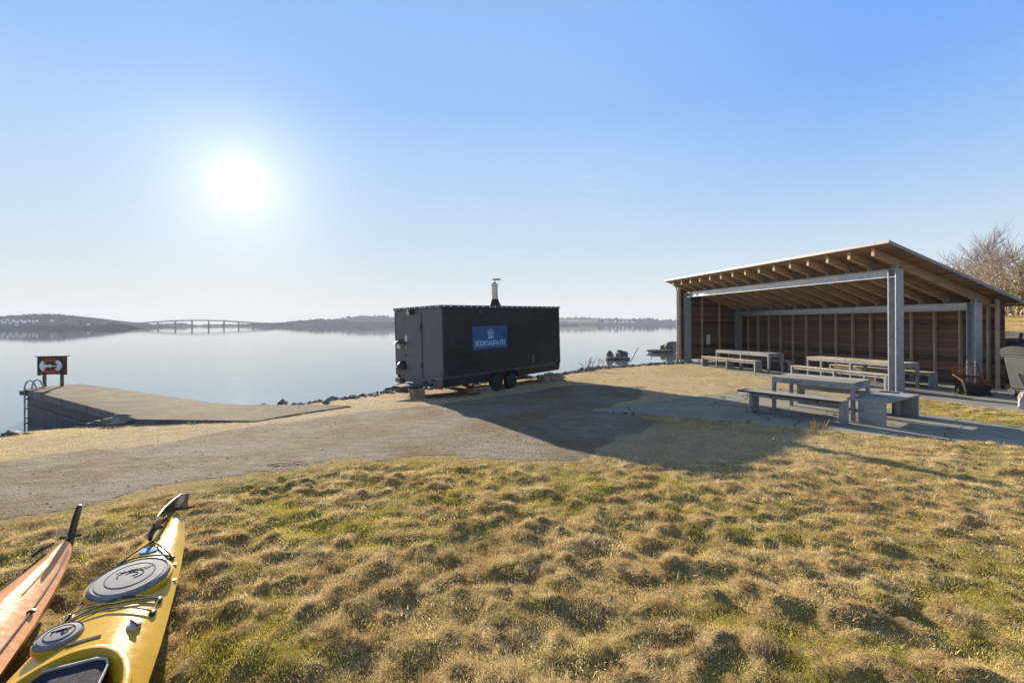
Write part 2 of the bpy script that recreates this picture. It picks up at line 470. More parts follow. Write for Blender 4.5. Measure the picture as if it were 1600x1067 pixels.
# ---- ground: dry lawn over soil
def ground_mat():
    m, t, out = new_mat('lawn_soil')
    v = coords(t, 'World')
    big = noise(t, v, 0.55, 4); mid = noise(t, v, 3.2, 6, 0.65); fine = noise(t, v, 38, 6, 0.75); gr = noise(t, v, 150, 3, 0.8)
    straw = ramp(t, [(0.3, (0.13, 0.085, 0.035)), (0.5, (0.33, 0.235, 0.105)), (0.7, (0.55, 0.42, 0.20))], fine)
    moss = ramp(t, [(0.3, (0.07, 0.07, 0.015)), (0.7, (0.30, 0.28, 0.06))], fine)
    mf = ramp(t, [(0.44, (0, 0, 0)), (0.60, (1, 1, 1))], math_(t, 'ADD', math_(t, 'MULTIPLY', big, 0.5), math_(t, 'MULTIPLY', mid, 0.5)))
    c = mixc(t, math_(t, 'MULTIPLY', mf.outputs[0], 0.75), straw.outputs[0], moss.outputs[0])
    # the far, worn part of the lawn is short pale straw
    at_ = N(t, 'ShaderNodeAttribute', attribute_name='worn')
    worn = ramp(t, [(0.32, (0.17, 0.135, 0.09)), (0.5, (0.37, 0.30, 0.20)), (0.68, (0.58, 0.485, 0.34))], fine)
    c = mixc(t, at_.outputs['Fac'], c, worn.outputs[0])
    at2 = N(t, 'ShaderNodeAttribute', attribute_name='shore')
    sh = ramp(t, [(0.3, (0.07, 0.065, 0.058)), (0.7, (0.26, 0.24, 0.21))], noise(t, v, 9, 6, 0.75))
    c = mixc(t, at2.outputs['Fac'], c, sh.outputs[0])
    h = math_(t, 'ADD', fine, math_(t, 'MULTIPLY', gr, 0.5))
    principled(t, out, c, 0.95, 0, bump(t, h, 0.9, 0.03), 0.03)
    return m
M['ground'] = ground_mat()
def gravel_mat():
    m, t, out = new_mat('packed_gravel')
    v = coords(t, 'World')
    big = noise(t, v, 0.8, 5); mid = noise(t, coords(t, 'World', (.6, 1.4, 1)), 5, 7, 0.75); fine = noise(t, v, 48, 6, 0.85)
    vo = N(t, 'ShaderNodeTexVoronoi'); vo.inputs['Scale'].default_value = 55; t.links.new(v, vo.inputs['Vector'])
    c = ramp(t, [(0.34, (0.11, 0.094, 0.074)), (0.5, (0.32, 0.28, 0.228)), (0.66, (0.57, 0.51, 0.42))], math_(t, 'ADD', math_(t, 'MULTIPLY', fine, 0.6), math_(t, 'MULTIPLY', mid, 0.4)))
    pt = ramp(t, [(0.40, (1, 1, 1)), (0.62, (0.80, 0.72, 0.58))], big)
    c2 = mixc(t, 1.0, c.outputs[0], pt.outputs[0], 'MULTIPLY')
    st = mixc(t, 0.35, c2, mixc(t, 1.0, c2, ramp(t, [(0.0, (.25, .25, .25)), (.55, (.8, .8, .8))], vo.outputs['Distance']).outputs[0], 'OVERLAY'))
    h = math_(t, 'ADD', math_(t, 'MULTIPLY', fine, 0.7), vo.outputs['Distance'])
    h = math_(t, 'ADD', h, math_(t, 'MULTIPLY', mid, 1.6))
    principled(t, out, st, 0.95, 0, bump(t, h, 1.0, 0.06), 0.03)
    return m
M['gravel'] = gravel_mat()
def slab_mat():
    m, t, out = new_mat('cracked_concrete_slab')
    v = coords(t, 'World')
    big = noise(t, v, 0.9, 5); fine = noise(t, v, 45, 6, 0.75)
    c = ramp(t, [(0.3, (0.15, 0.145, 0.12)), (0.7, (0.31, 0.30, 0.25))], math_(t, 'ADD', math_(t, 'MULTIPLY', big, 0.65), math_(t, 'MULTIPLY', fine, 0.35)))
    vo = N(t, 'ShaderNodeTexVoronoi', feature='DISTANCE_TO_EDGE'); vo.inputs['Scale'].default_value = 0.62
    wv = N(t, 'ShaderNodeVectorMath', operation='ADD'); t.links.new(v, wv.inputs[0])
    nz = N(t, 'ShaderNodeTexNoise'); nz.inputs['Scale'].default_value = 1.6; t.links.new(v, nz.inputs['Vector'])
    t.links.new(nz.outputs['Color'], wv.inputs[1]); t.links.new(wv.outputs[0], vo.inputs['Vector'])
    cr = ramp(t, [(0.004, (0.22, 0.2, 0.17)), (0.016, (1, 1, 1))], vo.outputs['Distance'])
    c = mixc(t, 1.0, c.outputs[0], cr.outputs[0], 'MULTIPLY')
    h = math_(t, 'ADD', math_(t, 'MULTIPLY', fine, 0.25), cr.outputs[0])
    principled(t, out, c, 0.9, 0, bump(t, h, 0.5, 0.015), 0.08)
    return m
M['slab'] = slab_mat()
def water_mat():
    m, t, out = new_mat('sea_water')
    v = coords(t, 'World', (0.28, 1.6, 1))
    n1 = noise(t, v, 0.22, 4, 0.5, 0.4); n2 = noise(t, v, 2.2, 3, 0.5)
    h = math_(t, 'ADD', math_(t, 'MULTIPLY', n1, 1.0), math_(t, 'MULTIPLY', n2, 0.06))
    b = bump(t, h, 0.03, 0.35)
    gl = N(t, 'ShaderNodeBsdfGlossy'); gl.inputs['Roughness'].default_value = 0.02
    gl.inputs['Color'].default_value = (0.91, 0.915, 0.90, 1)
    t.links.new(b, gl.inputs['Normal'])
    df = N(t, 'ShaderNodeBsdfDiffuse'); df.inputs['Color'].default_value = (0.11, 0.155, 0.18, 1)
    fr = N(t, 'ShaderNodeFresnel'); fr.inputs['IOR'].default_value = 1.33
    t.links.new(b, fr.inputs['Normal'])
    f = math_(t, 'MAXIMUM', math_(t, 'MULTIPLY_ADD', fr.outputs[0], 0.72, 0.28), 0)
    mxs = N(t, 'ShaderNodeMixShader'); t.links.new(f, mxs.inputs[0])
    t.links.new(df.outputs[0], mxs.inputs[1]); t.links.new(gl.outputs[0], mxs.inputs[2])
    t.links.new(mxs.outputs[0], out.inputs['Surface'])
    return m
M['water'] = water_mat()
def leaf_mat(name, cols, trans=0.45, scale=2.5, rscale=None):
    m, t, out = new_mat(name)
    v = coords(t, 'World')
    n = math_(t, 'ADD', math_(t, 'MULTIPLY', noise(t, v, scale, 4), .55), math_(t, 'MULTIPLY', noise(t, v, scale * .22, 3), .45))
    oi = N(t, 'ShaderNodeObjectInfo')
    f = math_(t, 'ADD', math_(t, 'MULTIPLY', n, 0.95), math_(t, 'MULTIPLY', oi.outputs['Random'], 0.36))
    k = len(cols)
    r = ramp(t, [(0.42 + 0.40 * i / (k - 1), c) for i, c in enumerate(cols)], f)
    d = N(t, 'ShaderNodeBsdfDiffuse'); tr = N(t, 'ShaderNodeBsdfTranslucent')
    t.links.new(r.outputs[0], d.inputs['Color']); t.links.new(r.outputs[0], tr.inputs['Color'])
    mx_ = N(t, 'ShaderNodeMixShader'); mx_.inputs[0].default_value = trans
    t.links.new(d.outputs[0], mx_.inputs[1]); t.links.new(tr.outputs[0], mx_.inputs[2])
    t.links.new(mx_.outputs[0], out.inputs['Surface'])
    return m
M['straw'] = leaf_mat('dry_straw', [(0.26, 0.155, 0.065), (0.58, 0.42, 0.20), (0.84, 0.69, 0.40)], 0.34, 3.0)
M['green'] = leaf_mat('mossy_green_blades', [(0.20, 0.175, 0.025), (0.42, 0.37, 0.055), (0.64, 0.56, 0.13)], 0.36, 3.0)
M['pale'] = leaf_mat('short_pale_straw', [(0.36, 0.24, 0.10), (0.62, 0.47, 0.21), (0.86, 0.72, 0.40)], 0.36, 3.0)
M['copper'] = leaf_mat('dry_copper_leaves', [(0.145, 0.105, 0.08), (0.26, 0.195, 0.145), (0.39, 0.31, 0.235)], 0.3, 0.9)
M['olive'] = leaf_mat('olive_leaves', [(0.10, 0.10, 0.03), (0.20, 0.18, 0.06), (0.32, 0.27, 0.11)], 0.35, 0.9)
M['twig'] = mat_noise('fine_twigs', (0.12, 0.095, 0.085), (0.21, 0.17, 0.15), 3, 0.9, 0, 0.0, spec=0.15)
M['hill'] = mat_noise('wooded_hillside', (0.030, 0.036, 0.036), (0.060, 0.062, 0.055), 0.05, 0.95, 0, 0.3, 0.4, kind='World', spec=0.0)
M['farwood'] = mat_noise('far_trees', (0.025, 0.030, 0.028), (0.060, 0.058, 0.050), 0.12, 0.95, 0, 0.3, 0.8, kind='World', spec=0.0)
M['field'] = mat_noise('far_field', (0.24, 0.20, 0.10), (0.34, 0.29, 0.16), 0.03, 0.95, 0, 0.1, 0.4, kind='World', spec=0.0)
M['farshore'] = mat_noise('far_rocky_shore', (0.025, 0.028, 0.032), (0.055, 0.055, 0.055), 0.2, 0.95, 0, 0.3, 0.8, kind='World', spec=0.0)
M['bridgec'] = mat_noise('bridge_concrete', (0.04, 0.04, 0.04), (0.07, 0.07, 0.065), 0.2, 0.9, 0, 0.1, spec=0)
M['housew'] = mat_noise('white_house_wall', (0.62, 0.62, 0.60), (0.78, 0.78, 0.76), 0.3, 0.8, 0, 0.0)
M['houseroof'] = mat_noise('dark_house_roof', (0.06, 0.055, 0.055), (0.12, 0.10, 0.09), 0.3, 0.8, 0, 0.0)

# ------------------------------------------------------------------ terrain
SEA = -1.2
ctrl = np.array([
    (0, 0, 0), (-4, 2, 0), (5, 1, 0), (-3, 5, -.10), (2.5, 5.5, -.07), (8, 5, -.03), (-6, 7, -.17), (-9, 8.5, -.37), (-12, 10.5, -.75),
    (-8, 9.7, -.34), (-5.6, 9.5, -.24), (-4.05, 11.2, -.235), (-4.7, 10.3, -.235), (-4, 15, -.42), (-2, 12.7, -.32), (-.5, 14.4, -.345), (1.6, 16.5, -.3),
    (2.15, 19, -.33), (4.06, 20.5, -.24), (7.9, 21.5, -.15), (10.5, 12.4, -.145), (14, 13, -.145), (7, 20, -.15), (16, 21, -.14),
    (6, 12, -.14), (4, 9, -.11), (8, 9, -.13), (12, 9, -.10), (16, 5, .03), (-10, 4, -.12), (-20, 6, -1.0), (0, -6, .05), (-15, 0, -.3), (22, -2, .1), (26, 14, -.1), (-16, 9, -.95)])
def _tps():
    n = len(ctrl)
    d = np.linalg.norm(ctrl[:, None, :2] - ctrl[None, :, :2], axis=2)
    K = np.where(d > 0, d * d * np.log(d + 1e-9), 0) + np.eye(n) * .4
    A = np.zeros((n + 3, n + 3)); A[:n, :n] = K
    Pm = np.c_[np.ones(n), ctrl[:, :2]]; A[:n, n:] = Pm; A[n:, :n] = Pm.T
    return np.linalg.solve(A, np.r_[ctrl[:, 2], 0, 0, 0])
_W = _tps()
def base_z(X, Y):
    X = np.asarray(X, float); Y = np.asarray(Y, float)
    Xc = np.clip(X, -22, 28); Yc = np.clip(Y, -6, 24)
    r = _W[-3] + _W[-2] * Xc + _W[-1] * Yc
    for i in range(len(ctrl)):
        d2 = (Xc - ctrl[i, 0]) ** 2 + (Yc - ctrl[i, 1]) ** 2
        r = r + _W[i] * 0.5 * d2 * np.log(d2 + 1e-9)
    return r
LIP = np.array([(-60, 2), (-30, 7.0), (-12.1, 10.6), (-8.6, 10.6), (-5.4, 12.3), (-3.9, 15), (-1.0, 17.4), (2.15, 19.2), (4.06, 20.7), (8.3, 22.3), (12, 25.2), (24, 33), (70, 60), (200, 120)], float)
def poly_dist(X, Y, pl):
    """signed distance to an open polyline, positive on the left (sea) side"""
    best = np.full(np.shape(X), 1e9); sg = np.ones(np.shape(X))
    for (x0, y0), (x1, y1) in zip(pl[:-1], pl[1:]):
        dx, dy = x1 - x0, y1 - y0
        t = np.clip(((X - x0) * dx + (Y - y0) * dy) / (dx * dx + dy * dy), 0, 1)
        px, py = x0 + t * dx, y0 + t * dy
        d = np.hypot(X - px, Y - py)
        s_ = np.sign(dx * (Y - y0) - dy * (X - x0))
        k = d < best - 1e-9
        best = np.where(k, d, best); sg = np.where(k, s_, sg)
    return best * sg
def inside(X, Y, poly):
    X = np.asarray(X); Y = np.asarray(Y); r = np.zeros(X.shape, bool)
    n = len(poly)
    for i in range(n):
        x0, y0 = poly[i]; x1, y1 = poly[(i + 1) % n]
        c = (y0 > Y) != (y1 > Y)
        with np.errstate(divide='ignore', invalid='ignore'):
            xx = (x1 - x0) * (Y - y0) / (y1 - y0 + 1e-12) + x0
        r ^= c & (X < xx)
    return r
def edge_dist(X, Y, poly):
    """signed distance to a closed polygon, positive inside"""
    best = np.full(np.shape(X), 1e9)
    n = len(poly)
    for i in range(n):
        x0, y0 = poly[i]; x1, y1 = poly[(i + 1) % n]
        dx, dy = x1 - x0, y1 - y0
        t = np.clip(((X - x0) * dx + (Y - y0) * dy) / (dx * dx + dy * dy + 1e-12), 0, 1)
        best = np.minimum(best, np.hypot(X - x0 - t * dx, Y - y0 - t * dy))
    return np.where(inside(X, Y, poly), best, -best)
def P2(px, z): return [at(x, y, z) for x, y in px]
# gravel track (worn sheet), lower edge then back along the upper edge
TRACK = P2([(-420, 830), (-150, 835), (0, 808), (130, 786), (300, 745), (420, 722), (560, 707), (640, 704), (760, 706), (880, 712)], -.03) + \
        P2([(960, 690), (1040, 655)], -.08) + P2([(940, 641), (1010, 618), (1000, 604), (890, 598)], -.2) + P2([(770, 618), (665, 634), (560, 648), (430, 662)], -.25) + P2([(260, 689), (130, 704), (0, 720), (-150, 738)], -.18) + [(-14.5, 5.6)]
# cracked slabs in front of the shelter
PATIO = P2([(925, 641.5), (1040, 650), (1150, 660), (1262, 673), (1331, 678.5), (1392, 684), (1469, 691), (1600, 704), (1800, 722)], -.125) + \
        P2([(1800, 696), (1600, 667), (1545, 661), (1447, 648), (1340, 630), (1262, 611), (1207, 606.5), (1165, 611.5), (1050, 625), (1010, 630), (975, 636)], -.125)
# shelter frame
TH = .211
SP = Vector((10.512, 12.374, 0))
GZ = -.122
V2 = (math.cos(TH), math.sin(TH)); U2 = (-math.sin(TH), math.cos(TH))
def SH(s, t): return (SP.x + V2[0] * s + U2[0] * t, SP.y + V2[1] * s + U2[1] * t)
SHFLOOR = [SH(-.12, -5.5), SH(3.9, -5.5), SH(3.9, 10.6), SH(.35, 10.6), SH(-.2, 8.9), SH(-.5, 6.5), SH(-.62, 4.2), SH(-.6, .6), SH(-.25, -.6)]
SHFOOT = [SH(-.6, -.3), SH(3.9, -.3), SH(3.9, 10.6), SH(-.6, 10.6)]
BANKLINE = np.array([SH(5.6, -14), SH(5.6, 2), SH(5.9, 9), SH(8, 20)])
def flat_mask(X, Y):
    """1 on lawn, 0 on track, slabs, shelter floor"""
    m = np.clip((edge_dist(X, Y, TRACK) + .65) / 0.5, 0, 1)
    m = np.maximum(m, np.clip(edge_dist(X, Y, PATIO) / 0.1 + 1, 0, 1))
    m = np.maximum(m, np.clip(edge_dist(X, Y, SHFLOOR) / 0.1 + 1, 0, 1))
    return 1 - m
def worn_mask(X, Y):
    far = np.clip((Y - 7.5 - 0.25 * np.abs(X)) / 2.5, 0, 1) * (X < 9.5)
    n = fbm(X * .6, Y * .6, 3) - .5
    left = np.clip((Y - 5.6) / 1.5 + n * 2, 0, 1) * np.clip((-X - .5) / 2, 0, 1) * .95
    shade = np.exp(-((X - 2.5) / 2.4) ** 2 - ((Y - 7.2) / 1.5) ** 2) * 1.3  # rounded patch of short, worn, brownish turf
    return np.clip(np.maximum(np.maximum(far + n * .8 * (far > 0), left), shade + n * .8), 0, 1)
def terrain(X, Y, rough=True):
    X = np.asarray(X, float); Y = np.asarray(Y, float)
    z = base_z(X, Y)
    d = poly_dist(X, Y, LIP)
    z = z - np.where(d > 0, d * 0.20 + np.minimum(d, 1.5) * .08, 0)
    z = np.maximum(z, -3.5)
    db = -poly_dist(X, Y, BANKLINE)           # positive behind the stone wall
    z = z + np.where(db > 0, 1.55 + np.minimum(db, 30) * .06, 0) * np.clip(-d / 2, 0, 1)
    if rough:
        fm = flat_mask(X, Y); wm = worn_mask(X, Y)
        amp = fm * (1 - .75 * wm) * np.clip(1.25 - np.hypot(X, Y) / 22, .3, 1)
        n = (fbm(X * 3.4, Y * 4.6, 1, 2) - .5) * .28 + (fbm(X * 7.5, Y * 9.5, 2, 2) - .5) * .75
        n2 = np.abs(fbm(X * 1.3 + 5, Y * 1.7, 4, 2) - .5) * 2
        z = z + amp * (n * .18 + n2 * .015 - .015 + tussocks(X, Y)[0]) + (fbm(X * .45, Y * .45, 5, 2) - .5) * .05 * fm
        sh = np.clip(d / .6 + .3, 0, 1)
        z = z + sh * (fbm(X * 1.9, Y * 1.9, 6, 4) - .5) * .14
        under = (edge_dist(X, Y, PATIO) > .02) | (edge_dist(X, Y, SHFLOOR) > .02)
        z = np.where(under, np.minimum(z, -.19), z)
    return z
def gz(x, y): return float(terrain(np.array([x]), np.array([y]))[0])
def gzs(x, y): return float(terrain(np.array([x]), np.array([y]), False)[0])

def axis_pts(segs):
    r = []
    for a, b, st in segs:
        r.append(np.arange(a, b - 1e-9, st))
    return np.concatenate(r + [[segs[-1][1]]])
xs = axis_pts([(-300, -60, 20), (-60, -24, 3), (-24, -10, .35), (-10, -5, .12), (-5, 7, .045), (7, 13, .10), (13, 26, .4), (26, 60, 2), (60, 420, 20)])
ys = axis_pts([(-60, -6, 6), (-6, .6, .6), (.6, 6.5, .045), (6.5, 12, .08), (12, 25, .2), (25, 60, 1.5), (60, 300, 20)])
GX, GY = np.meshgrid(xs, ys)
GZm = terrain(GX, GY)
nx, ny = len(xs), len(ys)
ii = (np.arange(ny - 1)[:, None] * nx + np.arange(nx - 1)[None, :]).ravel()
ground = np_mesh('ground', np.c_[GX.ravel(), GY.ravel(), GZm.ravel()], np.c_[ii, ii + 1, ii + nx + 1, ii + nx], M['ground'], True)
tag(ground, kind='structure')
for nm, arr in (('worn', worn_mask(GX, GY)), ('shore', np.clip(poly_dist(GX, GY, LIP) / .7 + .55 + (fbm(GX * 1.1, GY * 1.1, 2) - .5) * 1.6, 0, 1))):
    a_ = ground.data.attributes.new(nm, 'FLOAT', 'POINT')
    a_.data.foreach_set('value', arr.ravel().astype(np.float32))

def drape(name, poly, m, lift, step, thick=0.0, jag=0.0):
    """a sheet that follows the terrain inside a polygon"""
    p = np.array(poly); x0, y0 = p.min(0) - .3; x1, y1 = p.max(0) + .3
    gx = np.arange(x0, x1, step); gy = np.arange(y0, y1, step)
    A, B = np.meshgrid(gx, gy)
    e = edge_dist(A, B, poly) + (fbm(A * 1.7, B * 1.7, 2) - .5) * jag
    Z = terrain(A, B, False) + lift
    idx = np.full(A.shape, -1); keep = e > -step
    fq = []
    cell = (keep[:-1, :-1] & keep[1:, :-1] & keep[:-1, 1:] & keep[1:, 1:]) & (e[:-1, :-1] + e[1:, 1:] + e[1:, :-1] + e[:-1, 1:] > 0)
    Z = Z - np.clip(-e + step * .2, 0, 1) * .3
    r, c = np.nonzero(cell); n = A.shape[1]
    f = np.c_[r * n + c, r * n + c + 1, (r + 1) * n + c + 1, (r + 1) * n + c]
    used, inv = np.unique(f, return_inverse=True)
    V = np.c_[A.ravel(), B.ravel(), Z.ravel()][used]
    return np_mesh(name, V, inv.reshape(f.shape), m, True)
track = drape('gravel_track', TRACK, M['gravel'], .004, .09, jag=.7)
tag(track, kind='structure')
def slab_mesh(name, poly, m, top, thick):
    bmv = MB()
    bmv.prism([tuple(p) for p in poly], top - thick, top)
    o = bmv.build(name, m, bevel=.012)
    return tag(o, kind='structure')
slab_mesh('patio', PATIO, M['slab'], -.11, .25)
slab_mesh('shelter_floor', SHFLOOR, M['slab'], GZ + .004, .3)

# ------------------------------------------------------------------ water
wm_ = MB(); R_ = 1750
wm_.add([(-R_, -300, SEA), (R_, -300, SEA), (R_, R_, SEA), (-R_, R_, SEA)], [(0, 1, 2, 3)])
tag(wm_.build('sea_water', M['water']), kind='structure')

# ================================================================== picnic shelter
Ls, Ds, Ws = 9.783, 2.846, 3.553
ZF, ZB, ZT, SLP, OV, ER, EL = 3.285, 2.37, 3.681, .324, .80, .443, .574
shelter = thing('picnic_shelter', 'open fronted timber picnic shelter with galvanised steel frame and sloping roof', 'shelter', SP, (0, 0, TH))
def hcol(h, z0, name='steel_post'):
    m = MB(); b, d = .27, .215
    return m, b, d
def steel_post(x, y, ztop):
    m = MB(); b, d = .27, .215
    z0 = GZ - .05
    m.box(x, x + b, y, y + .016, z0, ztop)
    m.box(x, x + b, y + d - .016, y + d, z0, ztop)
    m.box(x + b / 2 - .006, x + b / 2 + .006, y + .016, y + d - .016, z0, ztop - .004)
    m.box(x + .006, x + b - .006, y + .018, y + d - .018, ztop - .014, ztop - .006)
    m.box(x + .006, x + b - .006, y + .018, y + d - .018, ztop - .235, ztop - .223)
    return m.build('steel_post', M['galv'], shelter)
BX0 = 0.0
for (x, y, zt_) in ((0, 0, ZF), (0, Ls, ZF), (Ds, 0, ZB), (Ds, Ls, ZB)):
    p = steel_post(x, y, zt_)
    m = MB()
    m.box(x - .05, x + .32, y - .05, y + .265, GZ + .004, GZ + .02)
    for (a, b) in ((-.025, -.025), (.29, -.025), (-.025, .24), (.29, .24)):
        m.lathe([(.012, GZ + .02), (.012, GZ + .05)], Matrix.Translation((x + a, y + b, 0)), 8)
    m.build('base_plate', M['galv'], p)
def steel_beam(x, zt_):
    m = MB(); y0, y1 = .217, Ls - .002; b = .24; h = .225
    xo = x + .015
    m.box(xo, xo + b, y0, y1, zt_ - .014, zt_)
    m.box(xo, xo + b, y0, y1, zt_ - h, zt_ - h + .014)
    m.box(xo + b / 2 - .005, xo + b / 2 + .005, y0, y1, zt_ - h + .014, zt_ - .014)
    return m.build('steel_beam', M['galv'], shelter)
steel_beam(0, ZF); steel_beam(Ds, ZB)
RT = .055          # roof build-up
RD = .215           # rafter depth
ang = math.atan(SLP)
def roofz(s): return ZT - SLP * s
s0_, s1_ = -OV, Ws + .47
def slab_along(m, sa, sb, ya, yb, top_off, th):
    """board lying in the roof plane from s=sa to sb"""
    za, zb = roofz(sa) - top_off, roofz(sb) - top_off
    v = [(sa, ya, za - th), (sb, ya, zb - th), (sb, yb, zb - th), (sa, yb, za - th), (sa, ya, za), (sb, ya, zb), (sb, yb, zb), (sa, yb, za)]
    f = [(0, 3, 2, 1), (4, 5, 6, 7), (0, 1, 5, 4), (1, 2, 6, 5), (2, 3, 7, 6), (3, 0, 4, 7)]
    m.add(v, f)
m = MB(); slab_along(m, s0_ + .02, s1_ - .02, -ER + .02, Ls + EL - .02, .030, RT - .030)
m.build('ceiling_boards', M['ceiling'], shelter)
m = MB(); slab_along(m, s0_, s1_, -ER, Ls + EL, 0, .027)
roof = m.build('roof', M['roofm'], shelter)
m = MB()
slab_along(m, s0_ - .012, s0_ - .002, -ER - .012, Ls + EL + .012, -.006, .075)
slab_along(m, s0_ - .002, s1_ + .02, -ER - .012, -ER - .002, -.006, .085)
slab_along(m, s0_ - .002, s1_ + .02, Ls + EL + .002, Ls + EL + .012, -.006, .085)
m.build('edge_flashing', M['roofm'], roof)
m = MB()
zg = roofz(s1_) - .06
for k in range(9):
    pass
prof = [(s1_ + .02 + .055 + .055 * math.cos(a_), zg + .055 * math.sin(a_)) for a_ in [PI + PI * i / 8 for i in range(9)]]
v = []; f = []
for i, (x, z) in enumerate(prof):
    v += [(x, -ER - .03, z), (x, Ls + EL + .03, z)]
for i in range(len(prof) - 1):
    f.append((2 * i, 2 * i + 1, 2 * i + 3, 2 * i + 2))
f.append(tuple(2 * i for i in range(len(prof)))); f.append(tuple(2 * i + 1 for i in range(len(prof) - 1, -1, -1)))
m.add(v, f); m.build('gutter', M['trim'], roof)
ry = [.107 + i * (Ls) / 14 for i in range(15)]
for i, y in enumerate(ry):
    m = MB(); hw = .045
    slab_along(m, s0_ + .16, s1_ - .10, y - hw, y + hw, RT + .002, RD)
    m.build('rafter', M['rafter'], shelter, bevel=.006)
    for (x, zt_) in ((.135, ZF), (Ds + .135, ZB)):
        m = MB(); zr = roofz(x) - RT - RD
        for sx in (-1, 1):
            m.box(x - .045, x + .045, y + sx * .052 - .005, y + sx * .052 + .005, zt_ + .001, zr + .10)
        m.box(x - .05, x + .05, y - .046, y + .046, zt_ + .001, zt_ + .012)
        m.box(x - .04, x + .04, y - .046, y + .046, zt_ + (zr - zt_) * .55, zt_ + (zr - zt_) * .55 + .01)
        m.build('rafter_bracket', M['galv'], shelter)
# back wall of boards on studs
def wall_panel(x0, x1, y0, y1, zb, ztf, name, mat_):
    """vertical board wall: ztf(s) gives the height under the sloping roof"""
    m = MB()
    v = [(x0, y0, zb), (x1, y0, zb), (x1, y1, zb), (x0, y1, zb), (x0, y0, ztf(x0)), (x1, y0, ztf(x1)), (x1, y1, ztf(x1)), (x0, y1, ztf(x0))]
    f = [(0, 3, 2, 1), (4, 5, 6, 7), (0, 1, 5, 4), (1, 2, 6, 5), (2, 3, 7, 6), (3, 0, 4, 7)]
    m.add(v, f)
    return m.build(name, mat_, shelter)
under = lambda s: roofz(s) - RT - .012
wall_panel(Ws + .04, Ws + .075, -.14, Ls + .50, GZ - .02, under, 'board_wall', M['wallb'])
wall_panel(-.16, Ws + .04, Ls + .42, Ls + .455, GZ + .13, under, 'board_wall', M['wallb'])
for y in ry:
    m = MB(); zt_ = roofz(Ws) - RT - RD - .012
    m.box(Ws - .075, Ws + .038, y - .0225, y + .0225, GZ + .006, zt_ if y > .2 else zt_)
    m.build('wall_stud', M['stud'], shelter, bevel=.004)
m = MB(); m.box(Ws - .075, Ws + .038, -.125, -.07, GZ + .006, roofz(Ws) - RT - .02)
m.build('corner_stud', M['stud'], shelter, bevel=.004)
m = MB(); m.box(Ws + .078, Ws + .115, -.19, -.10, GZ - .02, roofz(Ws) - RT - .03); m.build('corner_board', M['wallb'], shelter)
for s_ in (-.10, 1.12, 2.10):
    m = MB(); m.box(s_ - .03, s_ + .03, Ls + .33, Ls + .418, GZ + .006, roofz(s_) - RT - .03); m.build('wall_stud', M['stud'], shelter, bevel=.004)
m = MB(); m.tube([(-.24, Ls + .40, GZ + .02), (-.24, Ls + .40, roofz(-.24) - .35), (-.3, Ls + .43, roofz(-.3) - .12)], .035, 10); m.build('downpipe', M['roofm'], shelter)
# top plate along the back wall
m = MB(); m.box(Ws - .07, Ws + .036, -.06, Ls + .40, roofz(Ws) - RT - RD - .01, roofz(Ws) - RT - RD + .06)
m.build('wall_plate', M['stud'], shelter)
# notice on the side wall
nx_, ny_ = 1.50, Ls + .416
loc = SH(nx_, ny_)
nt_ = thing('notice_sheet', 'small white notice sheet pinned to the dark side wall inside the shelter', 'notice', (loc[0], loc[1], .98), (0, 0, TH))
m = MB(); m.box(-.10, .10, -.010, 0, -.24, .24); m.build('sheet', M['white'], nt_)
m = MB()
for k in range(6): m.box(-.07, .07 - .02 * (k % 3), -.0125, -.0105, .15 - k * .05, .165 - k * .05)
m.box(.02, .08, -.0125, -.0105, -.18, -.10)
m.build('printing', M['greytag'], nt_)

# ================================================================== tables and benches
def make_table(name, label, ctr, rot, L, W, H=.74, top=None, group='long tables at the shelter', legs=3):
    t = thing(name, label, 'table', (ctr[0], ctr[1], ctr[2]), (0, 0, rot), group)
    m = MB(); m.box(-W / 2, W / 2, -L / 2, L / 2, H - .05, H); m.build('tabletop', top or M['palewood'], t, bevel=.008)
    m = MB()
    for sx in (-1, 1):
        m.box(sx * (W / 2 - .02) - .02, sx * (W / 2 - .02) + .02, -L / 2 + .061, L / 2 - .061, H - .125, H - .052)
    m.build('apron', M['tablec'], t, bevel=.004)
    ys_ = [-L / 2 + .03, L / 2 - .03] + ([0] if legs == 3 else [])
    for y in ys_:
        for sx in (-1, 1):
            m = MB(); x = sx * (W / 2 - .05)
            m.box(x - .048, x + .048, y - .029, y + .029, 0, H - .052); m.build('leg', M['tablec'], t, bevel=.006)
        m = MB(); m.box(-W / 2 + .10, W / 2 - .10, y - .026, y + .026, H - .15, H - .053); m.build('cross_beam', M['tablec'], t, bevel=.005)
    return t
